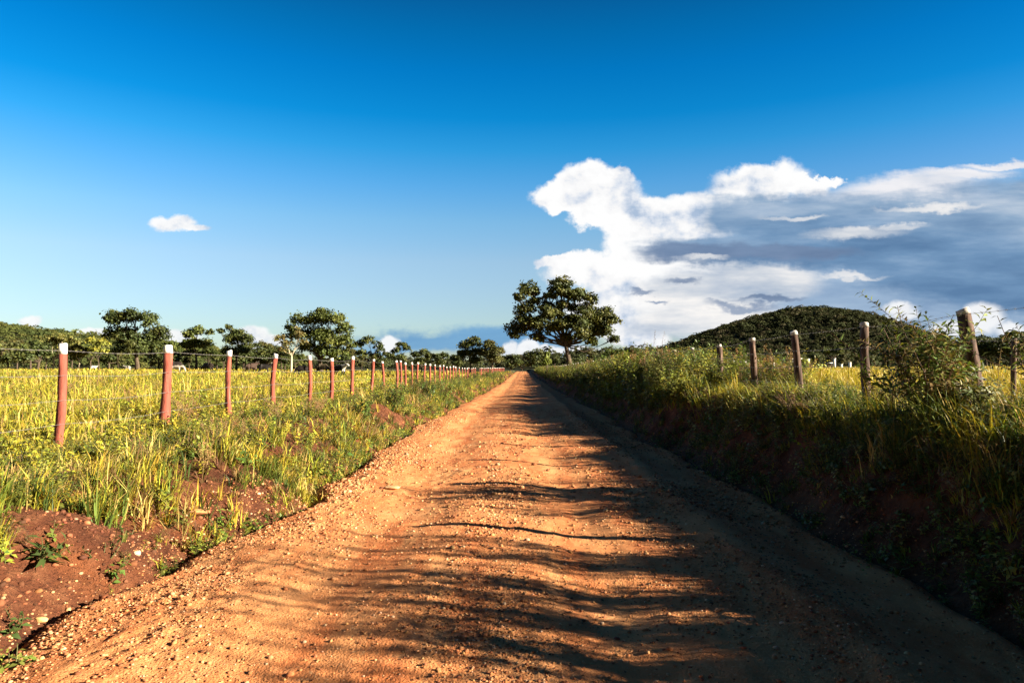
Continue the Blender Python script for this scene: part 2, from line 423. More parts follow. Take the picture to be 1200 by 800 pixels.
def sample_band(n_at, ymin, ymax, xfun, seed, nmax=400000):
    rng = np.random.default_rng(seed); ys = []; xs = []
    y = ymin
    while y < ymax:
        dy = max(0.25, y * 0.06); y2 = min(y + dy, ymax); x0, x1 = xfun(y)
        k = int(n_at(y) * (x1 - x0) * (y2 - y))
        if k > 0:
            ys.append(rng.uniform(y, y2, k)); xs.append(rng.uniform(x0, x1, k))
        y = y2
    x = np.concatenate(xs); y = np.concatenate(ys); return x, y, rng

# --- pasture grass, grown in tufts
def tufts(x, y, rng, nb, h, w, pal, wt, rad=0.075, lean_m=1.25, az0=None, azs=1.5, jit=0.18):
    n = len(x); cb = pick(pal, n, rng, jit, wt); k = np.repeat(np.arange(n), nb); m = len(k)
    a = rng.uniform(0, 6.28, m); r = np.abs(rng.normal(0, 1, m)) * rad * np.clip(h[k] / 0.35, 0.6, 1.6)
    r = np.maximum(r, 0) * np.clip(y[k] / 12, 1, 4) ** 0.5
    px_, py_ = x[k] + np.cos(a) * r, y[k] + np.sin(a) * r
    az = a + rng.normal(0, 0.7, m)
    if az0 is not None: az = np.where(rng.uniform(0, 1, m) < 0.6, rng.normal(az0, azs, m), az)
    lean = np.abs(rng.normal(lean_m * rng.uniform(0.6, 1.3, n)[k], 0.35, m)); hh = h[k] * rng.uniform(0.55, 1.2, m); ww = w[k] * rng.uniform(0.6, 1.3, m)
    P = np.stack([px_, py_, ground_h(px_, py_) - 0.015], -1)
    C = np.clip(cb[k] * rng.lognormal(0, 0.16, (m, 1)) * rng.lognormal(0, 0.06, (m, 3)), 0.003, 0.8)
    st = rng.uniform(0, 1, m) < 0.06; C[st] = np.array(STRAW) * rng.lognormal(0, 0.2, (st.sum(), 1))
    return P, hh, ww, az, lean, C, rng.uniform(-0.7, 0.7, m)
def add_tufts(acc, q, yfar=40):
    P, h, w, az, lean, C, tw = q; far = P[:, 1] > yfar
    acc.add(*blades(P[~far], h[~far], w[~far], az[~far], lean[~far], C[~far], twist=tw[~far]))
    if far.any(): acc.add(*blades(P[far], h[far], w[far] * 1.5, az[far], lean[far], C[far], True, twist=tw[far]))
def pasture(side):
    if side < 0: xf = lambda y: (-max(0.86 * y + 2.5, 7.5), -4.7)
    else: xf = lambda y: (5.1, max(0.86 * y + 2.5, 7.5))
    x, y, rng = sample_band(lambda d: 95 * (8 / max(d, 8)) ** 1.70, 2.5, 180, xf, 100 + side)
    patch = fbm(x * 0.35, y * 0.35, 81, 3); patch2 = fbm(x * 1.3, y * 1.3, 83, 3)
    keep = rng.uniform(0, 1, len(x)) < np.clip(0.75 + 1.2 * patch2, 0.12, 1)
    x, y, patch, patch2 = x[keep], y[keep], patch[keep], patch2[keep]; n = len(x)
    near = 0.45 + 0.55 * sm(5.2, 9.5, np.abs(x)) if side < 0 else 0.6 + 0.4 * sm(5.2, 8.0, np.abs(x))
    h = np.clip(rng.lognormal(-1.18, 0.40, n) * (1 + 1.1 * patch2 + 0.4 * patch), 0.08, 0.65) * near
    w = np.maximum(rng.uniform(0.009, 0.020, n), y * 0.0011)
    if side < 0: pal, wt = [LIME, YEL, GRN, STRAW, DGRN, BRN], [0.40, 0.33, 0.11, 0.09, 0.03, 0.04]
    else: pal, wt = [LIME, YEL, GRN, STRAW], [0.22, 0.60, 0.04, 0.14]
    acc = Acc()
    add_tufts(acc, tufts(x, y, rng, 13, h, w, pal, wt))
    k = (rng.uniform(0, 1, n) < 0.09) & (y < 70); ms = int(k.sum())
    P = np.stack([x[k], y[k], ground_h(x[k], y[k])], -1)
    acc.add(*blades(P, h[k] * 1.2 + 0.12, np.maximum(0.005, y[k] * 0.0008), rng.uniform(0, 6.28, ms), np.abs(rng.normal(0.2, 0.15, ms)), pick([STRAW, YEL], ms, rng)))
    return acc
o = pasture(-1).obj('pasture_grass', M['grass']); tag(o, 'tall yellow green pasture grass behind the red post fence on the left', 'grass', kind='stuff')
o = pasture(1).obj('pasture_grass', M['grass']); tag(o, 'bright yellow pasture grass behind the weathered fence on the right', 'grass', kind='stuff')

# --- verge grass
def verge_left():
    acc = Acc()
    x, y, rng = sample_band(lambda d: 150 * (7 / max(d, 7)) ** 1.6, 2.2, 220, lambda y: (-5.4, -2.35), 200)
    t = edge_l(y) - x; b = bare_left(x, y); clump = fbm(x * 1.9, y * 1.9, 91, 3)
    far = sm(6.5, 8.5, y)
    dens = np.clip(0.9 + 1.3 * clump, 0.06, 1) * (1 - 0.96 * b) * sm(0.0 - 0.25 * far, 0.20, t)
    k = rng.uniform(0, 1, len(x)) < dens; x, y, t, clump = x[k], y[k], t[k], clump[k]; n = len(x)
    prof = 0.5 + 0.75 * np.exp(-((t - 0.9) / 0.7) ** 2)
    h = np.clip(rng.lognormal(-1.55, 0.38, n) * prof * (1 + 0.9 * clump), 0.04, 0.42)
    w = np.maximum(rng.uniform(0.006, 0.014, n), y * 0.0010)
    dry = sm(0.02, 0.3, fbm(x * 0.8, y * 0.8, 95, 3)); isd = rng.uniform(0, 1, n) < 0.06 + 0.7 * dry
    for m_, pal, wt in ((~isd, [LIME, GRN, DGRN, YEL], [0.32, 0.33, 0.15, 0.20]), (isd, [STRAW, YEL, BRN], [0.45, 0.25, 0.30])):
        add_tufts(acc, tufts(x[m_], y[m_], rng, 13, h[m_], w[m_], pal, wt, 0.04, 0.95, 0.0, 1.0))
    return acc
o = verge_left().obj('verge_grass', M['grass']); tag(o, 'mixed green and dry grass hanging over the left roadside bank', 'grass', kind='stuff')
def verge_right():
    acc = Acc()
    x, y, rng = sample_band(lambda d: 170 * (7 / max(d, 7)) ** 1.6, -3.0, 220, lambda y: (2.9, 6.2), 201)
    t = x - edge_r(y); clump = fbm(x * 1.9, y * 1.9, 97, 3)
    dens = np.clip(0.75 + 1.3 * clump, 0.06, 1) * (0.22 + 0.70 * sm(0.45, 1.1, t)) * sm(-0.05, 0.3, t)
    k = rng.uniform(0, 1, len(x)) < dens; x, y, t, clump = x[k], y[k], t[k], clump[k]; n = len(x)
    h = np.clip(rng.lognormal(-1.05, 0.36, n) * (0.35 + 0.65 * sm(0.5, 1.2, t) + 0.15 * np.exp(-((t - 1.3) / 0.4) ** 2)) * (1 + 0.9 * clump) * (1 - 0.30 * sm(7.5, 9, y) * sm(18, 14, y)), 0.05, 0.6)
    w = np.maximum(rng.uniform(0.007, 0.016, n), np.abs(y) * 0.0010)
    add_tufts(acc, tufts(x, y, rng, 13, h, w, [LIME, GRN, DGRN, YEL, STRAW], [0.24, 0.32, 0.24, 0.13, 0.07], 0.05, 1.0, PI, 1.1))
    return acc
o = verge_right().obj('verge_grass', M['grass']); tag(o, 'arching grass along the shaded top of the right roadside bank', 'grass', kind='stuff')

# --- weeds (ground cover) -------------------------------------------------
G1 = [(0.10, 0.15, 0.025), (0.16, 0.19, 0.03), (0.07, 0.11, 0.02)]
G2 = [(0.24, 0.24, 0.035), (0.17, 0.19, 0.03), (0.32, 0.27, 0.05)]
DRY = [(0.34, 0.19, 0.07), (0.25, 0.13, 0.05), (0.42, 0.28, 0.10)]
SG = (0.10, 0.10, 0.03); SB = (0.16, 0.09, 0.05); SD = (0.30, 0.20, 0.09)
W_low = [both(plant(300 + i, 0.30, 5, 0.075, 0.042, 9, 0.8, G1 if i % 2 else G2, SG)) for i in range(4)]
W_tall = [both(plant(310 + i, 1.0, 4, 0.10, 0.042, 14, 0.45, G2 if i % 2 else G1, SG, 1)) for i in range(4)]
W_dry = [both(plant(320 + i, 0.9, 5, 0.06, 0.025, 10, 0.4, DRY, SD, 1, tipflower=(0.30, 0.17, 0.08))) for i in range(3)]
W_leaf = [both(plant(340 + i, 0.34, 6, 0.085, 0.045, 10, 0.8, [LIME, (0.26, 0.26, 0.035), YEL], SG)) for i in range(4)]
W_bush = [both(plant(350 + i, 0.8, 7, 0.13, 0.065, 12, 0.6, [(0.26, 0.25, 0.04), (0.18, 0.20, 0.03), (0.13, 0.15, 0.025)], SG, 1)) for i in range(4)]
W_tangle = [both(plant(360 + i, 0.6, 7, 0.055, 0.028, 12, 1.1, [(0.10, 0.06, 0.025), (0.07, 0.06, 0.02), (0.16, 0.11, 0.04), (0.10, 0.11, 0.025)], SB, 1, r0=0.005)) for i in range(4)]
W_broad = [both(plant(330 + i, 0.22, 7, 0.11, 0.07, 4, 1.2, G1, SG)) for i in range(3)]
def weed_pass(acc, variants, n_at, y0, y1, xf, seed, scale, keepf=None, tint=0.12):
    x, y, rng = sample_band(n_at, y0, y1, xf, seed)
    if keepf is not None:
        k = rng.uniform(0, 1, len(x)) < keepf(x, y); x, y = x[k], y[k]
    P = np.stack([x, y, ground_h(x, y) - 0.02], -1); vi = rng.integers(0, len(variants), len(x))
    for i, v in enumerate(variants):
        m = vi == i; k = m.sum()
        scatter(acc, v, P[m], scale(y[m]) * rng.uniform(0.6, 1.25, k), rng.uniform(0, 6.28, k), rng.lognormal(0, tint, (k, 1)) * rng.lognormal(0, 0.05, (k, 3)), rng.normal(0, 0.12, (k, 2)))
one = lambda y: np.ones_like(y)
acc = Acc()
lv = lambda x, y: (1 - 0.97 * bare_left(x, y)) * sm(-0.1, 0.3, edge_l(y) - x) * np.clip(0.7 + 1.8 * fbm(x * 0.9, y * 0.9, 111, 3), 0.03, 1)
weed_pass(acc, W_low, lambda d: 30 * (9 / max(d, 9)) ** 0.9, 2.5, 120, lambda y: (-5.2, -2.2), 401, lambda y: np.clip(0.75 + y / 60, 0.7, 1.6), lv)
weed_pass(acc, W_broad, lambda d: 13 * (9 / max(d, 9)), 2.5, 60, lambda y: (-5.0, -2.3), 402, one, lv)
toe = lambda x, y: np.exp(-((edge_l(y) - x - 0.08) / 0.13) ** 2) * np.clip(0.5 + 1.8 * fbm(y * 1.1, x, 141, 3), 0.05, 1)
weed_pass(acc, W_low, lambda d: 60 * (6 / max(d, 6)), 2.8, 40, lambda y: (-3.4, -2.0), 408, lambda y: 0.55 + 0 * y, toe)
weed_pass(acc, W_broad, lambda d: 30 * (6 / max(d, 6)), 2.8, 40, lambda y: (-3.4, -2.0), 409, lambda y: 0.6 + 0 * y, toe)
weed_pass(acc, W_tangle, lambda d: 8, 2.8, 9, lambda y: (-4.4, -2.6), 410, lambda y: 0.26 + 0 * y, lambda x, y: 0.6 * sm(0.1, 0.5, edge_l(y) - x))
weed_pass(acc, W_leaf, lambda d: 9 * (9 / max(d, 9)), 2.5, 80, lambda y: (-5.2, -2.6), 406, lambda y: 0.8 + 0.012 * y, lv, 0.2)
weed_pass(acc, W_tangle, lambda d: 2.5 * (9 / max(d, 9)), 5, 60, lambda y: (-4.6, -2.5), 407, lambda y: 0.45 + 0.006 * y, lv, 0.2)
weed_pass(acc, W_dry, lambda d: 2.6 * (9 / max(d, 9)) ** 0.8, 4, 120, lambda y: (-5.0, -3.0), 403, lambda y: 0.40 + 0.15 * np.clip(y / 50, 0, 1), lv)
weed_pass(acc, W_tall, lambda d: 1.6, 6, 150, lambda y: (-5.2, -3.2), 404, lambda y: 0.45 + 0.30 * sm(8, 25, y), lv)
o = acc.obj('verge_weeds', M['weed']); tag(o, 'leafy and dry weeds covering the left roadside bank', 'weeds', kind='stuff')
acc = Acc()
weed_pass(acc, W_dry, lambda d: 0.35 * (12 / max(d, 12)) ** 1.2, 6, 80, lambda y: (-max(0.85 * y, 7), -5.2), 411, lambda y: 0.55 + 0 * y, None)
weed_pass(acc, W_tall, lambda d: 0.22 * (12 / max(d, 12)) ** 1.2, 6, 80, lambda y: (-max(0.85 * y, 7), -5.4), 412, lambda y: 0.5 + 0 * y, None)
weed_pass(acc, W_leaf, lambda d: 17 * (9 / max(d, 9)) ** 1.5, 2.5, 60, lambda y: (-max(0.85 * y, 7), -4.9), 413, lambda y: 0.9 + 0.02 * y, lambda x, y: np.clip(0.5 + 1.8 * fbm(x * 0.7, y * 0.7, 117, 3), 0.05, 1), 0.2)
o = acc.obj('pasture_weeds', M['weed']); tag(o, 'scattered brown and green weeds standing in the left pasture', 'weeds', kind='stuff')
acc = Acc()
hn = lambda x, y: np.clip(0.70 + 2.0 * fbm(x * 0.8, y * 0.5, 131, 3), 0.05, 1)
hedge = lambda x, y: sm(13.5, 18, y) * hn(x, y)
weed_pass(acc, W_tall, lambda d: 12 * (14 / max(d, 14)) ** 0.7, 11, 170, lambda y: (3.5, 6.4), 421, lambda y: 1.0 + 0.38 * sm(14, 25, y) - 0.18 * sm(28, 45, y), hedge, 0.18)
weed_pass(acc, W_dry, lambda d: 3 * (14 / max(d, 14)) ** 0.8, 11, 170, lambda y: (4.0, 6.8), 422, lambda y: 1.05 + 0.38 * sm(14, 26, y) - 0.18 * sm(28, 45, y), hedge)
weed_pass(acc, W_bush, lambda d: 7 * (14 / max(d, 14)) ** 0.7, 12, 170, lambda y: (3.3, 6.2), 426, lambda y: 0.95 + 0.42 * sm(14, 26, y) - 0.15 * sm(28, 45, y), hedge, 0.2)
rv = lambda x, y: sm(0.4, 1.1, x - edge_r(y)) * np.clip(0.6 + 1.6 * fbm(x * 0.9, y * 0.9, 113, 3), 0.05, 1)
weed_pass(acc, W_low, lambda d: 34 * (9 / max(d, 9)) ** 0.8, -3, 140, lambda y: (3.2, 6.2), 423, lambda y: 1.0 + np.clip(y / 50, 0, 0.8), rv)
weed_pass(acc, W_tall, lambda d: 5.0, -3.0, 12.5, lambda y: (3.8, 5.6), 424, lambda y: 0.50 + 0 * y, rv)
weed_pass(acc, W_low, lambda d: 12 * (9 / max(d, 9)) ** 0.6, 2.5, 80, lambda y: (2.8, 4.0), 425, lambda y: 0.7 + 0 * y)
sl = lambda x, y: sm(0.05, 0.35, x - edge_r(y)) * np.clip(0.55 + 1.8 * fbm(x * 0.9, y * 0.9, 151, 3), 0.05, 1)
weed_pass(acc, W_low, lambda d: 30 * (8 / max(d, 8)) ** 0.7, 1.0, 60, lambda y: (2.6, 4.4), 429, lambda y: 0.9 + 0 * y, sl)
weed_pass(acc, W_tangle, lambda d: 10 * (8 / max(d, 8)) ** 0.7, 1.0, 60, lambda y: (2.8, 4.4), 430, lambda y: 0.55 + 0 * y, sl, 0.25)
weed_pass(acc, W_broad, lambda d: 12 * (8 / max(d, 8)), 1.0, 40, lambda y: (2.7, 4.4), 431, lambda y: 0.65 + 0 * y, sl)
weed_pass(acc, W_bush, lambda d: 2.2, 2.0, 14, lambda y: (3.5, 5.0), 432, lambda y: 0.42 + 0 * y, rv, 0.2)
weed_pass(acc, W_tangle, lambda d: 9.0, -3.0, 14, lambda y: (3.9, 5.5), 427, lambda y: 0.75 + 0 * y, rv, 0.25)
weed_pass(acc, W_tangle, lambda d: 1.5, 14, 90, lambda y: (3.7, 6.2), 428, lambda y: 1.3 + 0 * y, hedge, 0.25)
o = acc.obj('verge_weeds', M['weed']); tag(o, 'dense tangle of tall weeds on the right roadside bank', 'weeds', kind='stuff')

# --- gravel and stones -----------------------------------------------------
ph = (1 + 5 ** 0.5) / 2
ICO = np.array([(-1, ph, 0), (1, ph, 0), (-1, -ph, 0), (1, -ph, 0), (0, -1, ph), (0, 1, ph), (0, -1, -ph), (0, 1, -ph), (ph, 0, -1), (ph, 0, 1), (-ph, 0, -1), (-ph, 0, 1)]) / math.hypot(1, ph)
ICOT = np.array([(0, 11, 5), (0, 5, 1), (0, 1, 7), (0, 7, 10), (0, 10, 11), (1, 5, 9), (5, 11, 4), (11, 10, 2), (10, 7, 6), (7, 1, 8), (3, 9, 4), (3, 4, 2), (3, 2, 6), (3, 6, 8), (3, 8, 9), (4, 9, 5), (2, 4, 11), (6, 2, 10), (8, 6, 7), (9, 8, 1)])
def pebble(seed):
    r = np.random.default_rng(seed); V = ICO * r.uniform(0.65, 1.15, (12, 1)) * np.array([1, r.uniform(0.6, 1), r.uniform(0.45, 0.8)])
    return V, ICOT, np.ones((12, 3))
PEB = [pebble(500 + i) for i in range(10)]
PCOL = [(0.42, 0.185, 0.072), (0.48, 0.245, 0.11), (0.32, 0.115, 0.045), (0.52, 0.33, 0.19), (0.22, 0.08, 0.036)]
x, y, rng = sample_band(lambda d: 3800 * (4.5 / max(d, 4.5)) ** 1.9, 2.8, 26, lambda y: (-3.3, 3.6), 510)
wob = 0.25 * fbm(y * 0.12, 0 * y, 51, 2); xx = x + wob
dens = 0.10 + 0.9 * np.exp(-((xx + 2.35) / 0.55) ** 2) + 0.35 * np.exp(-((xx + 0.35) / 0.35) ** 2) + 0.55 * np.exp(-((xx - 1.65) / 0.5) ** 2) + 0.2 * np.exp(-((xx - 2.6) / 0.5) ** 2)
dens *= np.clip(0.7 + 1.6 * fbm(x * 1.3, y * 0.6, 121, 3), 0.1, 1.3)
k = rng.uniform(0, 1, len(x)) < dens; x, y = x[k], y[k]; n = len(x)
sz = np.clip(rng.lognormal(-4.75, 0.42, n), 0.004, 0.035) * np.clip(y / 6, 0.85, 1.6)
P = np.stack([x, y, surf(x, y) + sz * 0.15], -1); acc = Acc(); vi = rng.integers(0, 10, n); T3 = pick(PCOL, n, rng, 0.2, [0.34, 0.26, 0.2, 0.08, 0.12])
for i in range(10):
    m = vi == i; scatter(acc, PEB[i], P[m], sz[m], rng.uniform(0, 6.28, m.sum()), T3[m])
o = acc.obj('gravel', M['stone']); tag(o, 'loose reddish gravel lying in bands on the dirt road', 'gravel', kind='stuff')
x, y, rng = sample_band(lambda d: 700 * (5 / max(d, 5)) ** 1.6, 2.6, 20, lambda y: (-4.6, -2.8), 511)
k = rng.uniform(0, 1, len(x)) < bare_left(x, y) * 0.9; x, y = x[k], y[k]; n = len(x)
sz = np.clip(rng.lognormal(-4.7, 0.6, n), 0.004, 0.04); acc = Acc(); vi = rng.integers(0, 10, n)
P = np.stack([x, y, surf(x, y) + sz * 0.1], -1); T3 = pick([(0.18, 0.065, 0.03), (0.24, 0.09, 0.04), (0.34, 0.20, 0.11), (0.10, 0.036, 0.018)], n, rng, 0.25, [0.44, 0.24, 0.04, 0.28])
for i in range(10):
    m = vi == i; scatter(acc, PEB[i], P[m], sz[m], rng.uniform(0, 6.28, m.sum()), T3[m])
o = acc.obj('soil_clods', M['stone']); tag(o, 'small clods and pebbles on the bare red soil of the left bank', 'clods', kind='stuff')

def hit(px, py):                             # ground point seen at a pixel of the photo
    v = ray(px, py); s = 1.0
    for i in range(4000):
        p = Vector((0, 0, CAM_Z)) + v * s
        if p.z <= float(surf(p.x, p.y)): return p
        s += 0.01 + s * 0.002
    return p
import bmesh
def rock(px, py, size, flat, label, c, seed):
    r = np.random.default_rng(seed); bm = bmesh.new(); bmesh.ops.create_icosphere(bm, subdivisions=3, radius=1)
    V = np.array([v.co[:] for v in bm.verts]); T = np.array([[v.index for v in f.verts] for f in bm.faces]); bm.free()
    for i in range(14):
        nrm = unit(r.normal(0, 1, 3)); d = r.uniform(0.42, 0.8); q = V @ nrm - d; V = V - np.outer(np.maximum(q, 0) * 0.97, nrm)
    V = V * (1 + 0.10 * fbm(V[:, 0] * 2 + V[:, 2] * 1.7, V[:, 1] * 2, seed, 3))[:, None] * np.array([1, 0.75, flat]) * size
    p = hit(px, py)
    o = mobj('rock', V, T, np.broadcast_to(np.array(c), V.shape), M['stone'], loc=(p.x, p.y, p.z + size * flat * 0.35)); o.rotation_euler = (0, 0, r.uniform(-0.5, 0.5))
    tag(o, label, 'rock')
rock(47, 728, 0.055, 0.55, 'tan rock lying at the foot of the bare red bank', (0.58, 0.36, 0.14), 1)
rock(161, 650, 0.045, 0.7, 'cream stone at the base of the left bank beside the dark weeds', (0.62, 0.48, 0.32), 2)
rock(137, 603, 0.040, 0.7, 'small white stone stuck high in the bare bank', (0.66, 0.56, 0.44), 3)
rock(225, 602, 0.17, 0.38, 'large pale boulder of earth half buried in the left verge', (0.38, 0.18, 0.075), 4)
rock(458, 573, 0.16, 0.22, 'flat pale stone lying alone on the open dirt road', (0.60, 0.36, 0.17), 5)
rock(447, 572, 0.05, 0.5, 'small dark stone beside the flat pale stone on the road', (0.16, 0.06, 0.03), 6)

# ------------------------------------------------------------------ fences
def post_geo(seed, h, r, lean=(0, 0), top=0.15, bend=0.032):
    rng = np.random.default_rng(seed); k = 9; zs = np.linspace(-0.25, h - top, k)
    bx, by = rng.normal(0, bend, 2); ph_ = rng.uniform(0, 3)
    sq = 1 + 0.10 * np.cos(4 * (np.arange(10) * 2 * PI / 10) + ph_)
    def cx(z): return np.array([lean[0] * z / h + bx * math.sin(z / h * 3.0), lean[1] * z / h + by * math.sin(z / h * 2.6), z])
    body = tube([cx(z) for z in zs], [r * (1.05 - 0.1 * z / h) * rng.uniform(0.90, 1.09) for z in zs], 10, True, 0.055, rng)
    zt = [h - top, h - top * 0.5, h - 0.012, h]
    tq = rng.normal(0, 0.012, 2)
    cap = tube([cx(z) for z in zt], [r * 1.01, r * 1.0, r * 0.98, r * 0.86], 10, True, 0.05, rng)
    ctop = cap[0][30:]; ctop[:, 2] += (ctop[:, 0] - cx(h)[0]) / r * tq[0] + (ctop[:, 1] - cx(h)[1]) / r * tq[1]
    return body, cap, cx
def build_fence(name, label, side, posts, wires, pm, tm):
    root = empty(name, (side * 5.4, 10, float(ground_h(side * 5.4, 10))))
    tag(root, label, 'fence')
    R0 = np.array(root.location); tops = []
    for i, (X, Y, ztop, r, lean, paint) in enumerate(posts):
        zg = float(ground_h(X, Y)); h = ztop - zg
        body, cap, cx = post_geo(600 + i + (0 if side < 0 else 100), h, r, lean, paint)
        off = np.array([X, Y, zg]) - R0
        b = mobj('fence_post', body[0], body[1], None, pm, root, True, off)
        c = mobj('painted_top', cap[0], cap[1], None, tm, b, True)
        if abs(lean[0]) > 0.1: b['label'] = 'leaning weathered post with flaking paint'
        tops.append((off, cx, h, zg))
    for f in wires:
        path = []
        for a in range(len(tops)):
            off, cx, h, zg = tops[a]; p = off + cx(h * f); p[0] -= side * posts[a][3] * 1.03
            if path:
                q = path[-1]; sag = 0.012 + 0.01 * (a % 3)
                for t in (0.25, 0.5, 0.75):
                    path_p = q + (p - q) * t; path_p[2] -= sag * 4 * t * (1 - t); path.append(path_p)
            path.append(p)
        path = np.array(path); A = Acc()
        A.add(*tube(path, 0.0019, 4, False))
        for a in range(0, len(path) - 1):     # barbs on the near strands
            if path[a][1] + R0[1] > 22: continue
            for t in np.arange(0.1, 1, 0.2):
                p = path[a] + (path[a + 1] - path[a]) * t
                A.add(*tube([p + [0.012, 0.004, 0.012], p - [0.012, 0.004, 0.012]], 0.0014, 3, False)); A.add(*tube([p + [-0.012, 0.004, 0.012], p - [-0.012, 0.004, 0.012]], 0.0014, 3, False))
        A.obj('barbed_wire', M['wire'], root)
    return root
rng = np.random.default_rng(77)
dxs = [800, 540, 420, 343, 291, 250, 224, 198, 177.5, 161.5, 148.5, 142.5, 137.5, 129, 122, 114.5, 108, 102.5, 97, 92, 87.5, 84.5, 81, 77.5, 74]
inv = [1 / d for d in dxs]
while inv[-1] < 0.047: inv.append(inv[-1] + 0.00066 + rng.uniform(-0.0001, 0.0001))
posts = []
for i, q in enumerate(inv):
    Y = 4600 * q; X = (at(612 - 1 / q, 431, Y).x if 1 < i else -5.85) + rng.normal(0, 0.02)
    top = 1.93 - 0.33 * float(sm(24, 77, Y)) + rng.normal(0, 0.035)
    r = {1: 0.056, 2: 0.072, 3: 0.052}.get(i, rng.uniform(0.046, 0.066))
    posts.append((X, Y, top, r, tuple(rng.normal(0, 0.035, 2)), 0.07 + rng.uniform(0, 0.055)))
posts[1] = (at(70, 431, posts[1][1]).x, posts[1][1], 1.91, 0.050, (0.03, 0), 0.135)
build_fence('wire_fence', 'straight wire fence of red posts with white painted tops on the left', -1, posts, (0.93, 0.70, 0.47, 0.25), M['red_post'], M['white_paint'])
posts = []
rdx = [763, 518, 401, 321, 270, 229, 199, 176]; inv = [1 / d for d in rdx]
while inv[-1] < 0.040: inv.append(inv[-1] + 0.00064 + rng.uniform(-0.00006, 0.00006))
for i, q in enumerate(inv):
    Y = 5.04 * 800 * q; top = 2.27 - 0.07 * float(sm(10, 20, Y)) - 0.33 * float(sm(24, 100, Y)) + rng.normal(0, 0.02)
    lean = tuple(rng.normal(0, 0.03, 2)); r = rng.uniform(0.055, 0.07); X = min(5.04, at(612 + 1 / q, 431, Y).x) + rng.normal(0, 0.02)
    if i == 1: lean = (-0.16, 0); r = 0.072; X = at(1145, 431, Y).x
    if i == 2: lean = (-0.03, 0); r = 0.062; X = at(1016, 431, Y).x
    if i == 3: lean = (-0.10, 0); r = 0.066; X = at(937, 431, Y).x
    if i == 4: lean = (-0.07, 0); r = 0.068; X = at(885, 431, Y).x
    posts.append((X, Y, top, r, lean, 0.045 + rng.uniform(0, 0.03)))
build_fence('wire_fence', 'weathered wire fence of leaning brown posts among weeds on the right', 1, posts, (0.95, 0.72, 0.50, 0.28), M['brown_post'], M['pale_wood'])
# thin stake beyond the right fence, with a bindweed climbing it
p = at(1186, 392, 9.2); zg = float(ground_h(p.x, 9.2)); (bV, bT), (cV, cT), cx = post_geo(801, p.z - zg, 0.032, (0.03, 0), 0.05, 0.03)
stake = mobj('wooden_stake', bV, bT, None, M['brown_post'], None, True, (p.x, 9.2, zg)); tag(stake, 'thin crooked wooden stake beyond the right fence beside the climbing plant', 'stake')

# ------------------------------------------------------------------ single shrubs and plants
def shrub(name, label, cat, loc, pl, rz=0, group=None, sc=1.0):
    root = empty(name, loc, rz); root.scale = (sc,) * 3
    (V1, T1, C1), (V2, T2, C2) = pl
    mobj('stem', V1, T1, C1, M['weed'], root); mobj('foliage', V2, T2, C2, M['weed'], root)
    return tag(root, label, cat, group)
def gpt(px, d):
    X = at(px, 431, d).x; return (X, d, float(ground_h(X, d)) - 0.02)
SAP = [(0.10, 0.14, 0.028), (0.16, 0.18, 0.035), (0.07, 0.10, 0.02), (0.20, 0.15, 0.05)]
shrub('sapling', 'tall bushy sapling with narrow drooping leaves left of the leaning post', 'sapling', gpt(1082, 7.4),
      plant(901, 1.58, 15, 0.145, 0.046, 38, 0.42, SAP, SB, 1, 0.10, 0.009, upright=0.5))
shrub('shrub', 'low dark shrub crowding the foot of the leaning post on the right', 'shrub', gpt(1132, 7.3),
      plant(902, 0.80, 16, 0.095, 0.055, 18, 0.75, [(0.06, 0.07, 0.02), (0.10, 0.08, 0.03), (0.12, 0.12, 0.03)], SB, 1, 0.1, 0.006))
shrub('shrub', 'brownish shrub between the dark straight post and the tall sapling', 'shrub', gpt(1046, 8.6),
      plant(903, 1.0, 11, 0.07, 0.035, 18, 0.6, [(0.13, 0.09, 0.03), (0.20, 0.13, 0.05), (0.12, 0.12, 0.03)], SB, 1))
shrub('sapling', 'shorter leafy sapling filling the gap between the tall sapling and the leaning post', 'sapling', gpt(1112, 7.7),
      plant(906, 1.08, 12, 0.13, 0.044, 30, 0.40, SAP, SB, 1, 0.08, 0.008, upright=0.5))
shrub('climbing_plant', 'thin climbing stem with pale leaves beside the crooked stake', 'climber', gpt(1172, 9.0),
      plant(904, 1.15, 1, 0.075, 0.04, 34, 0.1, [(0.30, 0.25, 0.10), (0.18, 0.18, 0.05)], SD, 0, 0.05, 0.008))
shrub('tall_shrub', 'tall shrub reaching a leafy branch in at the right edge', 'shrub', (4.92, 6.35, float(ground_h(4.92, 6.35))),
      plant(905, 1.60, 9, 0.12, 0.045, 26, 0.55, SAP, SB, 1, 0.2, 0.009))
for i, (X, Y, H) in enumerate([(5.4, 3.45, 2.5), (5.1, 2.45, 1.8), (5.9, 4.2, 2.1), (5.3, 2.95, 2.2), (5.0, 1.75, 1.6)]):
    shrub('tall_shrub', 'tall roadside shrub beyond the right edge shading the road', 'shrub', (X, Y, float(ground_h(X, Y))),
          plant(910 + i, H, 24, 0.14, 0.055, 80, 0.11, SAP, SB, 0, 0.05, 0.011), group='tall shrubs shading the near road')
st = plant(920, 1.9, 3, 0.05, 0.012, 12, 0.14, [(0.10, 0.07, 0.04)], SB, 0, 0.35, 0.008, tipflower=(0.12, 0.08, 0.05))
for i, (px, d, sc, lb) in enumerate([(768, 24, 1.12, 'tall dry flower stalks standing above the weeds, straight and leftmost'), (784, 23, 1.08, 'tall dry flower stalks leaning right above the weed tangle')]):
    s = shrub('dry_stalks', lb, 'weed', gpt(px, d), st, i * 2.0, sc=sc)
    s.rotation_euler = (0, 0.12 * i, i * 2.0)
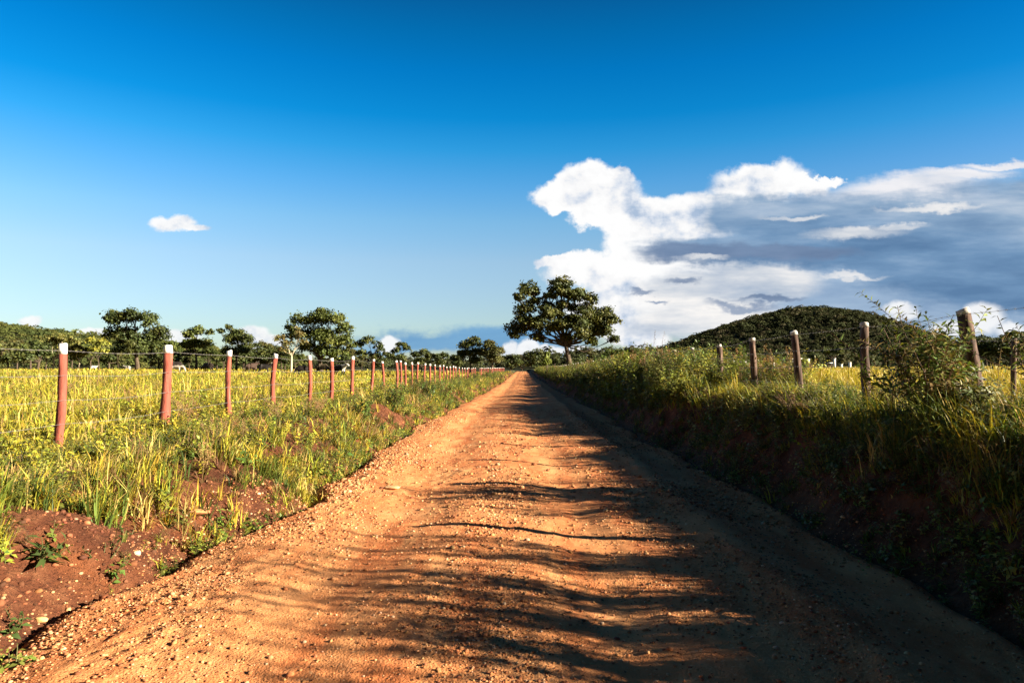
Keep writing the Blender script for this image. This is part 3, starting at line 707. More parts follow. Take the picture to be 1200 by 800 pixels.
shrub('shrub', 'leafy bright green bush just left of a weathered post on the right', 'shrub', gpt(862, 15.5),
      plant(930, 1.15, 7, 0.11, 0.05, 18, 0.5, [(0.20, 0.22, 0.03), (0.13, 0.16, 0.025)], SG, 1))
shrub('shrub', 'sunlit pale leaved bush low in the shaded right bank', 'shrub', (3.75, 19.0, float(ground_h(3.75, 19.0))),
      plant(931, 0.9, 9, 0.13, 0.06, 16, 0.7, [(0.26, 0.25, 0.07), (0.18, 0.19, 0.05)], SG, 1))
lsh = [(430, 15.5, 0.75, 'round dark leafy shrub nearest on the left verge before the post cluster', G1), (462, 19.5, 0.85, 'spreading green shrub at the foot of the triple post cluster', G1),
       (505, 26, 1.0, 'upright dark shrub against the left fence beyond the triple posts', [(0.06, 0.09, 0.02), (0.05, 0.07, 0.02)]), (522, 31, 1.0, 'broad mid green shrub on the left verge farther along the fence', G1),
       (553, 52, 1.25, 'dark rounded shrub by the far fence posts on the left', [(0.05, 0.07, 0.02), (0.07, 0.09, 0.02)]), (575, 85, 1.4, 'last grey green bush beside the left road edge in the distance', G1)]
for i, (px, d, H, lb, pal) in enumerate(lsh):
    X = min(at(px, 431, d).x, -3.6); shrub('shrub', lb, 'shrub', (X, d, float(ground_h(X, d)) - 0.02), plant(940 + i, H, 10, 0.10 + d * 0.001, 0.055 + d * 0.0006, 13, 0.8, pal, SB, 1))
smallp = [(36, 655, 0.24, 'dark palmate weed with long leaves growing on the bare red bank', 0.16), (52, 652, 0.17, 'bright green weed beside the darker one on the bare bank', 0.13), (66, 624, 0.13, 'small yellowish rosette weed on the bare bank', 0.07),
          (118, 652, 0.20, 'dark bushy weed at the toe of the bank above the gravel', 0.06), (140, 662, 0.14, 'small green weed right of the dark bushy weed', 0.06), (10, 735, 0.18, 'low dark weed at the bottom left edge of the gravel', 0.07),
          (205, 615, 0.20, 'leafy weed below the pale earth boulder', 0.08), (18, 780, 0.16, 'low weed in the bottom left corner', 0.07), (150, 628, 0.16, 'dark green weed below the small white stone', 0.07)]
for i, (px, py, H, lb, LL) in enumerate(smallp):
    p = hit(px, py); dark = i in (0, 3, 5, 8)
    shrub('weed_plant', lb, 'weed', (p.x, p.y, p.z - 0.01), plant(960 + i, H, 6 if LL < 0.1 else 5, LL, LL * (0.5 if LL < 0.1 else 0.28), 7, 1.1, [(0.05, 0.075, 0.018)] if dark else [(0.20, 0.22, 0.04), (0.14, 0.18, 0.03)], SG))

# ------------------------------------------------------------------ trees
def leaf_cloud(rng, c, l, w, nrm):
    n = len(c)
    a = np.cross(nrm, rng.normal(0, 1, (n, 3))); a /= np.linalg.norm(a, axis=1, keepdims=True) + 1e-9
    b = np.cross(nrm, a)
    a = a * (l / 2)[:, None]; b = b * (w / 2)[:, None]; f = nrm * (w * 0.15)[:, None]
    V = np.stack([c - a, c + b + f, c + a, c - b + f], 1).reshape(-1, 3)
    k = np.arange(n)[:, None] * 4
    return V, np.stack([k + [0, 1, 2], k + [0, 2, 3]], 1).reshape(-1, 3)
def crown(rng, lobes, leaf, nleaf, pal, squash=0.85, sub=26, sig=0.17):
    A = Acc(); tot = sum(l[3] ** 2 for l in lobes); pal = np.array(pal, float)
    for (x, y, z, r) in lobes:
        n = int(nleaf * r * r / tot); k = max(6, int(sub * rng.uniform(0.8, 1.2)))
        u = rng.normal(0, 1, (k, 3)); u /= np.linalg.norm(u, axis=1, keepdims=True); u[:, 2] = np.where(u[:, 2] < -0.5, -u[:, 2] * 0.5, u[:, 2])
        cc = u * (r * rng.uniform(0.45, 0.98, (k, 1))) * np.array([1, 1, squash])
        ci = rng.integers(0, k, n)
        off = rng.normal(0, r * sig, (n, 3)) * np.array([1.15, 1.15, 0.8]); P = cc[ci] + off
        nrm = P / (np.linalg.norm(P, axis=1, keepdims=True) + 1e-9) * 0.7 + np.array([0, 0, 0.3]) + rng.normal(0, 0.6, (n, 3)); nrm /= np.linalg.norm(nrm, axis=1, keepdims=True)
        cb = pal[rng.choice(len(pal), k)] * rng.lognormal(0, 0.18, (k, 1))
        C = cb[ci] * rng.lognormal(0, 0.16, (n, 1))
        L = leaf * rng.uniform(0.6, 1.3, n)
        V, T = leaf_cloud(rng, P + np.array([x, y, z]), L, L * rng.uniform(0.55, 0.85, n), nrm)
        A.add(V, T, np.repeat(C, 4, 0))
    return A
def limbs(rng, base_r, fork, lobes, lean=(0, 0), sub=3):
    A = Acc(); fx, fy, fz = fork
    pts = [np.array([0, 0, -0.3]), np.array([fx * 0.25 + rng.normal(0, 0.03), fy * 0.25, fz * 0.35]), np.array([fx * 0.7, fy * 0.7, fz * 0.75]), np.array(fork, float)]
    A.add(*tube(pts, [base_r * 1.35, base_r, base_r * 0.85, base_r * 0.75], 10, True, 0.05, rng))
    rm = max(l[3] for l in lobes)
    for (x, y, z, r) in lobes:
        e = np.array([x, y, z]); s = np.array(fork, float) - np.array([0, 0, rng.uniform(0, 0.25) * fz]); m = (s + e) / 2 + np.array([0, 0, -0.10 * np.linalg.norm(e - s)]) + rng.normal(0, 0.08 * np.linalg.norm(e - s), 3)
        br = base_r * 0.5 * (r / rm) ** 0.7
        A.add(*tube([s, (s + m) / 2 + rng.normal(0, 0.03, 3), m, (m + e) / 2, e], [br, br * 0.85, br * 0.65, br * 0.45, br * 0.25], 6, True))
        for j in range(sub):
            d = unit(rng.normal(0, 1, 3) + np.array([0, 0, 0.3])) * r * 0.8
            A.add(*tube([(m + e) / 2, e + d * 0.5, e + d], [br * 0.4, br * 0.25, br * 0.1], 4, False))
    return A
def tree(name, label, px, d, zbase, lobes_px, leaf, nleaf, pal, trunk_r, fork_px, bark='bark', group=None, seed=1, cat='tree', sub=26, sig=0.17, foliage=True):
    rng = np.random.default_rng(seed); b = at(px, 431, d); zb = float(ground_h(b.x, d)) if zbase is None else zbase
    B = np.array([b.x, d, zb]); s = d / F
    lobes = []
    for (lx, ly, lr, *dy) in lobes_px:
        dd = (dy[0] if dy else rng.uniform(-0.6, 0.6)) * lr * s * 1.0
        q = np.array(at(lx, ly, d)) - B; lobes.append((q[0], dd, q[2], lr * s))
    fk = np.array(at(fork_px[0], fork_px[1], d)) - B
    root = empty(name, B)
    limbs(rng, trunk_r, fk, lobes).obj('trunk', M[bark], root, True)
    crown(rng, lobes, leaf, nleaf, pal, sub=sub, sig=sig).obj('crown', M['foliage'], root)
    return tag(root, label, cat, group)
TG = [(0.055, 0.070, 0.018), (0.080, 0.085, 0.020), (0.040, 0.055, 0.016)]
TG2 = [(0.085, 0.105, 0.022), (0.115, 0.125, 0.028), (0.06, 0.08, 0.018)]
TGB = [(0.11, 0.095, 0.03), (0.085, 0.085, 0.025), (0.06, 0.065, 0.02)]
z3 = lambda L: [(580 + x / 5, 300 + y / 5, r / 5) for x, y, r in L]
hero = z3([(390, 165, 66), (355, 200, 45), (205, 205, 66), (150, 250, 45), (180, 320, 62), (120, 425, 58), (220, 425, 78), (270, 385, 50), (400, 300, 62), (480, 235, 66), (560, 260, 45), (520, 330, 80),
           (630, 350, 70), (690, 385, 50), (590, 440, 85), (700, 490, 36), (470, 420, 85), (370, 420, 62), (305, 285, 36), (570, 505, 40), (345, 350, 50), (110, 465, 36), (430, 480, 40), (300, 330, 55), (340, 430, 55), (250, 480, 45), (420, 380, 60), (540, 400, 60), (600, 385, 55), (440, 225, 45), (320, 235, 40), (400, 230, 50), (240, 270, 45), (170, 385, 55), (640, 440, 55), (520, 470, 50)])
tree('broad_tree', 'tall lone tree with a dark spreading crown beside the road', 669, 84, None, hero, 0.31, 30000, [(0.065, 0.075, 0.018), (0.10, 0.10, 0.022), (0.042, 0.055, 0.016)], 0.30, (661, 395), seed=21, sub=26, sig=0.17)
tA = [(140, 375, 14), (158, 372, 13), (178, 376, 13), (132, 392, 12), (152, 392, 15), (175, 394, 16), (186, 388, 9), (140, 408, 13), (165, 408, 14), (182, 408, 10), (126, 374, 6), (150, 365 + 5, 8)]
tree('broad_tree', 'large dark round crowned tree at the front of the left tree line', 161, 120, None, tA, 0.42, 11000, TG, 0.36, (159, 412), seed=22, sub=20)
tB = [(352, 378, 14), (372, 374, 15), (392, 376, 14), (404, 386, 11), (345, 392, 12), (365, 394, 17), (388, 398, 18), (405, 402, 12), (360, 410, 14), (380, 414, 15), (396, 414, 12), (378, 366, 8), (340, 385, 6)]
tree('broad_tree', 'big bright green tree with a wide dome crown behind the pale bare tree', 376, 125, None, tB, 0.42, 13000, TG2, 0.40, (374, 418), seed=23, sub=22)
tree('dead_tree', 'pale bare trunked tree with sparse leaves in the pasture', 341, 108, None, [(328, 396, 7), (352, 392, 6), (337, 403, 8), (331, 409, 6), (356, 400, 5), (348, 386, 4)], 0.36, 900, [(0.13, 0.12, 0.035), (0.18, 0.14, 0.05)], 0.17, (342, 413), 'pale_bark', seed=24, sub=14, sig=0.22)
tC = [(546, 405, 9), (556, 402, 9), (550, 416, 10), (563, 414, 9), (541, 414, 6), (558, 424, 8)]
tD = [(574, 406, 9), (583, 411, 7), (577, 420, 10), (569, 414, 7), (586, 422, 5)]
tree('round_tree', 'left of two round trees joined above the far fence posts', 551, 150, None, tC, 0.40, 6000, TG, 0.25, (551, 424), seed=25)
tree('round_tree', 'right of two round trees joined above the far fence posts', 577, 147, None, tD, 0.40, 6000, TGB, 0.25, (577, 424), seed=26)
tE = [(420, 404, 8), (432, 400, 9), (444, 407, 8), (425, 415, 9), (440, 418, 9), (450, 415, 5)]
tree('umbrella_tree', 'open layered tree just right of the big bright green tree', 436, 130, None, tE, 0.38, 2600, TG, 0.18, (436, 420), seed=27, sub=16, sig=0.14)
tree('umbrella_tree', 'flat topped tree with a one sided crown at left of the triple posts', 466, 140, None, [(470, 405, 6), (476, 408, 5), (464, 411, 6), (458, 417, 6), (470, 420, 7)], 0.38, 2400, TG, 0.16, (467, 420), seed=28)
tree('round_tree', 'low dark tree in the gap behind the middle fence posts', 494, 150, None, [(488, 416, 6), (497, 414, 7), (503, 418, 6), (492, 423, 7)], 0.4, 2600, TG, 0.18, (494, 425), seed=29)
tree('round_tree', 'small dark tree left of the joined round trees', 517, 160, None, [(512, 419, 6), (520, 418, 6), (517, 425, 6)], 0.42, 2000, TG, 0.15, (517, 426), seed=30)
tree('round_tree', 'low bush like tree touching the left of the joined round trees', 535, 165, None, [(532, 420, 6), (539, 419, 6), (535, 426, 7)], 0.42, 2000, TG, 0.15, (535, 427), seed=31)
tF = [(222, 392, 8), (232, 388, 8), (246, 390, 5), (228, 402, 9), (240, 404, 9), (218, 404, 8)]
tree('umbrella_tree', 'left of two linked trees with a sky gap beneath their touching tops', 230, 135, None, tF, 0.4, 4200, TG2, 0.2, (230, 415), seed=32)
tG = [(268, 384, 5), (258, 388, 5), (277, 392, 10), (289, 398, 9), (270, 400, 10), (284, 410, 11), (268, 412, 9)]
tree('umbrella_tree', 'right of two linked trees with a taller peaked top', 277, 132, None, tG, 0.4, 5200, TG, 0.22, (277, 416), seed=33)
tree('small_tree', 'yellow green young tree left of the large dark round crowned tree', 116, 116, None, [(108, 400, 6), (118, 403, 7), (112, 410, 7), (121, 412, 5)], 0.36, 1600, [(0.24, 0.22, 0.03), (0.17, 0.18, 0.03)], 0.09, (115, 418), seed=34)
tree('small_tree', 'olive tree with a thin pale trunk behind the first red post', 62, 118, None, [(62, 399, 8), (74, 396, 8), (84, 402, 7), (70, 408, 9), (86, 412, 7)], 0.38, 2600, [(0.14, 0.13, 0.03), (0.11, 0.12, 0.03)], 0.10, (64, 418), 'pale_bark', seed=35)
tree('small_tree', 'olive tree with a pale stem right of the first red post', 93, 117, None, [(92, 408, 7), (99, 414, 6), (88, 416, 6)], 0.38, 1500, [(0.15, 0.14, 0.035), (0.10, 0.11, 0.03)], 0.10, (93, 420), 'pale_bark', seed=36)
tree('small_tree', 'little bright green tree beside the road left of the lone tree', 641, 95, None, [(640, 420, 4), (643, 424, 4), (638, 426, 4), (641, 415, 3)], 0.30, 900, [(0.17, 0.20, 0.035), (0.13, 0.16, 0.03)], 0.07, (641, 428), seed=37)
tree('round_tree', 'dark tree closing the right side of the road end', 629, 190, None, [(620, 418, 8), (630, 416, 9), (638, 420, 7), (626, 427, 9), (634, 428, 7)], 0.45, 4200, TG, 0.25, (629, 428), seed=38)
tree('round_tree', 'dark tree closing the left side of the road end', 598, 230, None, [(594, 421, 6), (602, 420, 7), (606, 426, 6), (597, 428, 6)], 0.5, 3000, TG, 0.22, (599, 428), seed=39)
# generic trees of the left and right tree lines: four meshes, copied
def generic(seed, kind):
    rng = np.random.default_rng(seed); L = []
    if kind == 0: L = [(rng.uniform(-2.2, 2.2), rng.uniform(-1.5, 1.5), rng.uniform(3.2, 6.3), rng.uniform(1.3, 2.0)) for i in range(9)]
    elif kind == 1: L = [(rng.uniform(-3.4, 3.4), rng.uniform(-2, 2), rng.uniform(4.6, 6.2), rng.uniform(1.0, 1.5)) for i in range(10)]
    elif kind == 2: L = [(rng.uniform(-1.5, 1.5), rng.uniform(-1.2, 1.2), rng.uniform(2.6, 7.5), rng.uniform(1.1, 1.7)) for i in range(9)]
    else: L = [(rng.uniform(-2.6, 2.6), rng.uniform(-1.8, 1.8), rng.uniform(1.6, 4.0), rng.uniform(1.2, 1.8)) for i in range(9)]
    fk = (rng.normal(0, 0.2), 0, 3.0 if kind < 2 else 1.8)
    tm = limbs(rng, 0.17, fk, L, sub=1); cm = crown(rng, L, 0.42, 3600, [TG, TG2, TGB, TG][kind], sub=18)
    return tri_mesh('trunk', *tm.get(), mats=[M['bark']]), tri_mesh('crown', *cm.get(), mats=[M['foliage']])
GEN = [generic(1000 + i, i % 4) for i in range(6)]
def place_gen(px, d, topy, gi, label, group, rng):
    b = at(px, 431, d); zb = float(ground_h(b.x, d)); H = at(px, topy, d).z - zb
    tm, cm = GEN[gi]; hh = max(v.co.z for v in list(cm.vertices)[::40]); sc = H / hh
    root = empty('woodland_tree', (b.x, d, zb), rng.uniform(0, 6.28)); root.scale = (sc * rng.uniform(0.9, 1.3), sc * rng.uniform(0.9, 1.3), sc)
    for nm, me in (('trunk', tm), ('crown', cm)): link(bpy.data.objects.new(nm, me), root)
    tag(root, label, 'tree', group)
rng = np.random.default_rng(55)
gl = [(-30, 392), (-8, 396), (10, 398), (28, 402), (44, 400), (106, 402), (128, 408), (192, 400), (203, 402), (212, 398), (254, 404), (300, 402), (312, 400), (322, 404), (334, 410), (412, 404), (452, 418), (480, 422), (505, 424), (527, 424), (186, 404), (207, 408), (222, 406), (244, 410), (262, 408), (285, 405), (296, 408), (318, 408), (330, 406), (346, 412), (404, 410), (424, 416), (446, 418), (474, 421), (-18, 400), (20, 402), (36, 404), (54, 404), (84, 406), (138, 408), (176, 410)]
for i, (px, ty) in enumerate(gl):
    place_gen(px, rng.uniform(135, 170), ty + rng.uniform(-2, 3), int(rng.integers(0, 6)), 'dark green tree filling the tree line behind the left pasture', 'trees of the left tree line', rng)
gr = [(832, 416), (846, 414), (860, 418), (874, 415), (890, 413), (905, 416), (920, 412), (955, 411), (975, 408), (990, 413), (1004, 416), (1025, 410), (1040, 408), (1055, 404), (1142, 396), (1156, 392), (1170, 394), (1184, 392), (1198, 389), (1215, 388), (1240, 386)]
for i, (px, ty) in enumerate(gr):
    place_gen(px, rng.uniform(190, 240), ty + rng.uniform(-2, 2), int(rng.integers(0, 6)), 'dark tree in the row at the foot of the hill behind the right pasture', 'trees at the foot of the right hill', rng)
gc = [(612, 424), (650, 416), (678, 415), (692, 413), (706, 414), (720, 411), (735, 412), (750, 409), (765, 410), (780, 408), (796, 411), (812, 413)]
for i, (px, ty) in enumerate(gc):
    place_gen(px, rng.uniform(200, 270), ty + rng.uniform(-2, 2), int(rng.integers(0, 6)), 'dim olive tree in the distant wood right of the road end', 'trees of the wood beyond the road end', rng)

# ------------------------------------------------------------------ hills and forest
def hill(prof, D, depth, z0):
    """prof: list of (px, py) of the skyline; ridge D metres away"""
    P = [at(px, py, D) for px, py in prof]; X = np.array([p.x for p in P]); Z = np.array([max(p.z, 0) for p in P])
    def h(x, y):
        q = x * (D / (D + 0.35 * (y - D)))       # the ridge widens a little with distance
        zz = np.interp(q, X, Z); 
        sh = np.cos(np.clip((y - D) / depth, -1, 1) * PI / 2) ** 1.3
        return zz * sh * (1 + 0.10 * fbm(x * 0.012, y * 0.012, D, 3)) - 1.5 + z0
    return X, h
def smooth_prof(pts):
    xs = np.array([p[0] for p in pts], float); ys = np.array([p[1] for p in pts], float)
    q = np.arange(xs[0], xs[-1] + 1, 6.0); v = np.interp(q, xs, ys); k = np.array([1, 2, 3, 2, 1]) / 9
    vp = np.pad(v, 2, mode='edge'); return list(zip(q, np.convolve(vp, k, 'valid')))
def build_hill(label, prof, D, depth, z0, ncrown, crown_r, seed, pal, flabel, leafn=48):
    X, h = hill(smooth_prof(prof), D, depth, z0)
    xs = np.linspace(X[0], X[-1], 140); ys = np.linspace(D - depth, D + depth, 70)
    o = grid_mesh('hill', xs, ys, h, M['hill']); tag(o, label, 'hill', kind='structure')
    rng = np.random.default_rng(seed); n = ncrown * 3
    x = rng.uniform(X[0], X[-1], n); y = rng.uniform(D - depth, D + depth * 0.10, n); z = h(x, y)
    k = (z > 0.5); x, y, z = x[k][:ncrown], y[k][:ncrown], z[k][:ncrown]; n = len(x)
    r = crown_r * rng.lognormal(0, 0.32, n); A = Acc(); pal = np.array(pal, float)
    u = rng.normal(0, 1, (n, leafn, 3)); u /= np.linalg.norm(u, axis=2, keepdims=True); u[..., 2] = np.abs(u[..., 2]) * 1.0 - 0.15
    nrm = u * 0.6 + np.array([0.25, -0.1, 0.5]) + rng.normal(0, 0.30, u.shape); nrm /= np.linalg.norm(nrm, axis=2, keepdims=True)
    P = np.stack([x, y, z + r * 0.55], -1)[:, None, :] + u * r[:, None, None] * rng.uniform(0.7, 1.05, (n, leafn, 1)) * np.array([1, 1, 0.9])
    C = (pal[rng.choice(len(pal), n)] * rng.lognormal(0, 0.12, (n, 1)))[:, None, :] * rng.lognormal(0, 0.15, (n, leafn, 1))
    L = np.repeat(r, leafn) * rng.uniform(0.28, 0.55, n * leafn)
    V, T = leaf_cloud(rng, P.reshape(-1, 3), L, L * 0.75, nrm.reshape(-1, 3)); A.add(V, T, np.repeat(C.reshape(-1, 3), 4, 0))
    f = A.obj('forest', M['forest']); tag(f, flabel, 'forest', kind='stuff')
FP = [(0.034, 0.040, 0.018), (0.042, 0.046, 0.021), (0.028, 0.033, 0.015), (0.036, 0.042, 0.019), (0.065, 0.058, 0.034)]
FL = [(0.060, 0.070, 0.020), (0.045, 0.055, 0.018), (0.085, 0.085, 0.025), (0.035, 0.045, 0.015)]
build_hill('rounded wooded hill rising behind the right pasture', [(560, 440), (690, 425), (760, 414), (800, 399), (840, 385), (880, 373), (915, 364), (950, 359), (985, 367), (1015, 381), (1050, 399), (1080, 408), (1130, 414), (1300, 440)], 620, 260, 0, 16000, 1.7, 31, FP, 'dense dry forest canopy covering the rounded hill on the right')
build_hill('low wooded ridge beyond the left tree line', [(-420, 374), (-200, 376), (0, 383), (40, 385), (90, 391), (130, 395), (190, 401), (250, 410), (330, 420), (420, 432), (470, 440)], 420, 190, 0, 4500, 2.1, 32, FL, 'dense forest canopy covering the low ridge on the left')
build_hill('low distant wooded rise behind the road end', [(300, 432), (360, 426), (430, 424), (520, 425), (600, 423), (650, 416), (700, 413), (760, 411), (820, 413), (900, 420), (1000, 420), (1060, 414), (1120, 404), (1200, 399), (1300, 396), (1500, 400)], 400, 110, 0, 2600, 2.1, 33, FP, 'low band of distant woodland behind the road end')

# ------------------------------------------------------------------ cattle
def cow_mesh(graze, seed):
    me = bpy.data.meshes.new('cow'); vs = []; es = []; rs = []
    def v(p, r, par=None):
        vs.append(p); rs.append(r if isinstance(r, tuple) else (r, r))
        if par is not None: es.append((par, len(vs) - 1))
        return len(vs) - 1
    a = v((-0.1, 0, 1.05), (0.34, 0.40)); hip = v((-0.72, 0, 1.12), (0.27, 0.29), a); sh = v((0.45, 0, 1.12), (0.28, 0.37), a)
    rump = v((-0.95, 0, 1.10), (0.16, 0.18), hip)
    if graze: n1 = v((0.82, 0, 0.92), (0.15, 0.20), sh); hd = v((1.08, 0, 0.55), (0.13, 0.14), n1); mz = v((1.18, 0, 0.22), (0.085, 0.09), hd)
    else: n1 = v((0.82, 0, 1.30), (0.15, 0.21), sh); hd = v((1.08, 0, 1.48), (0.13, 0.14), n1); mz = v((1.42, 0, 1.30), (0.085, 0.09), hd)
    hump = v((0.45, 0, 1.48), (0.10, 0.10), sh)
    for s in (-1, 1):
        t = v((0.46, s * 0.17, 0.78), 0.12, sh); k = v((0.50, s * 0.18, 0.42), 0.065, t); c = v((0.46, s * 0.18, 0.14), 0.05, k); v((0.48, s * 0.18, 0.02), 0.06, c)
        t = v((-0.66, s * 0.19, 0.80), 0.17, hip); k = v((-0.62, s * 0.20, 0.62), 0.12, t); hk = v((-0.86, s * 0.20, 0.44), 0.065, k); c = v((-0.80, s * 0.20, 0.14), 0.05, hk); v((-0.76, s * 0.20, 0.02), 0.06, c)
    t = v((-1.06, 0, 0.95), 0.035, rump); t = v((-1.08, 0, 0.62), 0.025, t); v((-1.07, 0, 0.45), 0.05, t)
    me.from_pydata(vs, es, []); o = link(bpy.data.objects.new('cow_base', me))
    o.modifiers.new('s', 'SKIN'); o.modifiers.new('d', 'SUBSURF').levels = 1
    sk = me.skin_vertices[0].data
    for i, r in enumerate(rs): sk[i].radius = r
    sk[0].use_root = True
    dg = bpy.context.evaluated_depsgraph_get(); dg.update()
    bm_ = bpy.data.meshes.new_from_object(o.evaluated_get(dg)); bpy.data.objects.remove(o)
    bm_.update(); bm_.calc_loop_triangles()
    V = np.array([q.co[:] for q in bm_.vertices]); T = np.array([t.vertices[:] for t in bm_.loop_triangles])
    return V, T, np.array(vs[hd] if False else vs[5])
COWS = {g: cow_mesh(g, 1) for g in (True, False)}
def cow(px, d, graze, rz, colour, patch, label, sc=1.0):
    V, T, head = COWS[graze]; b = at(px, 431, d); root = empty('cow', (b.x, d, float(ground_h(b.x, d)) - 0.02), rz); root.scale = (sc,) * 3
    C = np.broadcast_to(np.array(colour, float), V.shape).copy()
    if patch == 'front': C[(V[:, 0] > 0.55) & (V[:, 2] > 0.6)] = (0.7, 0.66, 0.6)
    if patch == 'belly': C[V[:, 2] < 0.95 + 0.15 * vnoise(V[:, 0] * 3, V[:, 1] * 3, 3)] = (0.42, 0.36, 0.30)
    if patch == 'back': C[V[:, 2] > 1.32] = (0.6, 0.56, 0.5)
    mobj('body', V, T, C, M['hide'], root, True)
    for s in (-1, 1):
        h = np.array([1.02, s * 0.10, 1.58]) if not graze else np.array([1.03, s * 0.10, 0.70])
        A = Acc(); A.add(*tube([h, h + [0.02, s * 0.10, 0.06], h + [0.04, s * 0.14, 0.18]], [0.028, 0.02, 0.006], 6)); A.obj('horn', M['horn'], root, True)
        A = Acc(); e = h + [-0.03, s * 0.03, -0.07]; A.add(*tube([e, e + [0, s * 0.10, 0.0], e + [0.01, s * 0.2, -0.03]], [0.02, 0.05, 0.008], 6), colour); A.obj('ear', M['hide'], root, True)
    tag(root, label, 'cow')
cow(399, 84, False, -0.5, (0.012, 0.010, 0.010), 'front', 'black cow with a white head standing in the left pasture')
cow(354, 80, True, PI + 0.25, (0.016, 0.011, 0.010), None, 'small black cow grazing with its head down just left of a red post', 0.8)
cow(378, 92, True, 0.2, (0.06, 0.045, 0.025), None, 'grey brown cow grazing under the big bright green tree')
cow(206, 86, True, 0.15, (0.020, 0.014, 0.012), 'belly', 'dark cow with pale flank just right of the thick second red post')
cow(243, 100, True, PI - 0.3, (0.024, 0.016, 0.013), None, 'dark cow half hidden in grass between the second and third red posts')
cow(295, 96, False, 1.1, (0.045, 0.026, 0.018), None, 'brown cow seen from behind right of the third red post')
cow(310, 92, False, 0.1, (0.014, 0.011, 0.010), None, 'black cow facing right immediately left of the fourth red post', 0.9)
cow(110, 118, False, 0.3, (0.42, 0.39, 0.34), None, 'white cow far off right of the first red post', 0.62)
cow(149, 119, False, PI, (0.42, 0.39, 0.34), None, 'white cow far off at the foot of the large round tree', 0.62)
cow(869, 62, False, 1.9, (0.72, 0.70, 0.64), None, 'white cow behind the weeds in the right pasture', 0.85)

# ------------------------------------------------------------------ far paddock on the right
def part(name, b, m, parent): return mobj(name, b[0], b[1], None, m, parent)
p = at(927, 431, 170); zg = float(ground_h(p.x, 170))
sh = empty('shed', (p.x, 170, zg)); tag(sh, 'small blue grey shed with a white roof at the far edge of the right pasture', 'shed')
part('wall', box((0, 0, 1.05), (4.2, 3.0, 2.1)), M['shed_wall'], sh)
part('doorway_shade', box((-1.3, -1.503, 0.9), (1.2, 0.02, 1.8)), M['dark'], sh)  # near-black sheet on a closed wall, interior shade put into its colour
V, T = box((0, 0, 2.2), (4.6, 3.5, 0.10)); V[:, 2] += V[:, 0] * 0.08; part('roof', (V, T), M['roof'], sh)
p = at(946, 431, 168); zg = float(ground_h(p.x, 168))
kb = empty('feed_bin', (p.x, 168, zg)); tag(kb, 'cream feed bin on brown legs right of the blue grey shed', 'bin')
part('hopper', box((0, 0, 1.75), (0.95, 0.9, 1.0)), M['cream'], kb); part('lid', box((-0.05, 0, 2.29), (1.15, 1.0, 0.07)), M['roof'], kb)
for sx in (-1, 1):
    for sy in (-1, 1): part('leg', box((sx * 0.38, sy * 0.35, 0.62), (0.10, 0.10, 1.25)), M['brown_post'], kb)
p = at(972, 431, 160); zg = float(ground_h(p.x, 160))
gt = empty('paddock_gate', (p.x, 160, zg)); tag(gt, 'grey paddock gate with a white top rail in the right pasture', 'gate')
for xx_ in (-1.1, -0.4, 0.4, 1.1): part('gate_post', box((xx_, 0, 0.55), (0.12, 0.12, 1.25)), M['bark'], gt)
part('top_rail', box((0, -0.09, 1.22), (1.4, 0.06, 0.14)), M['roof'], gt); part('rail', box((0, -0.09, 0.7), (2.3, 0.05, 0.10)), M['bark'], gt)
for (px, d, w, h, lb) in ((978, 150, 0.38, 2.1, 'tall white post at the right end of the paddock gate'), (986, 165, 0.40, 0.95, 'short white marker post right of the tall white post'), (996, 160, 0.42, 1.3, 'middle sized white post beside the dark straight fence post'), (907, 165, 0.22, 1.6, 'slim pale post left of the blue grey shed')):
    p = at(px, 431, d); zg = float(ground_h(p.x, d)); A = Acc()
    A.add(*box((0, 0, h / 2 - 0.1), (w, w, h + 0.2))); A.add(*box((0, 0, h + 0.04), (w * 1.25, w * 1.25, 0.10)))
    tag(A.obj('white_post', M['white_paint'], loc=(p.x, d, zg)), lb, 'post')

# ------------------------------------------------------------------ sun, sky, clouds
SUN_EL = math.radians(20.0); SUN_AZ = Vector((0.968, -0.25))      # towards the sun, on the ground
sd = Vector((SUN_AZ.x * math.cos(SUN_EL), SUN_AZ.y * math.cos(SUN_EL), math.sin(SUN_EL))).normalized()
sun_d = bpy.data.lights.new('sun', 'SUN'); sun = link(bpy.data.objects.new('sun', sun_d))
sun_d.energy = 5.0; sun_d.angle = math.radians(0.5); sun_d.color = (1.0, 0.89, 0.70)
sun.rotation_euler = sd.to_track_quat('Z', 'Y').to_euler(); sun.location = (30, -10, 40)
EXPO = 2.08; STR = 0.0508
K = 1.0 / (STR * 2 ** EXPO)
w = bpy.data.worlds.new('World'); scene.world = w; w.use_nodes = True
nt = w.node_tree; nt.nodes.clear()
wo = nt.nodes.new('ShaderNodeOutputWorld'); bg = nt.nodes.new('ShaderNodeBackground'); bg.inputs[1].default_value = STR
nt.links.new(bg.outputs[0], wo.inputs[0])
sky = nt.nodes.new('ShaderNodeTexSky'); sky.sky_type = 'NISHITA'; sky.sun_disc = False
sky.sun_elevation = SUN_EL; sky.sun_rotation = math.atan2(SUN_AZ.x, SUN_AZ.y); sky.altitude = 300; sky.air_density = 1.0; sky.dust_density = 0.4; sky.ozone_density = 2.0
tc = nt.nodes.new('ShaderNodeTexCoord'); sep = nt.nodes.new('ShaderNodeSeparateXYZ'); nt.links.new(tc.outputs['Generated'], sep.inputs[0])
yy = math_n(nt, 'MAXIMUM', sep.outputs[1], 0.02)
U = math_n(nt, 'DIVIDE', sep.outputs[0], yy); Vv = math_n(nt, 'DIVIDE', sep.outputs[2], yy)
cmb = nt.nodes.new('ShaderNodeCombineXYZ'); nt.links.new(U, cmb.inputs[0]); nt.links.new(Vv, cmb.inputs[1]); UV = cmb.outputs[0]
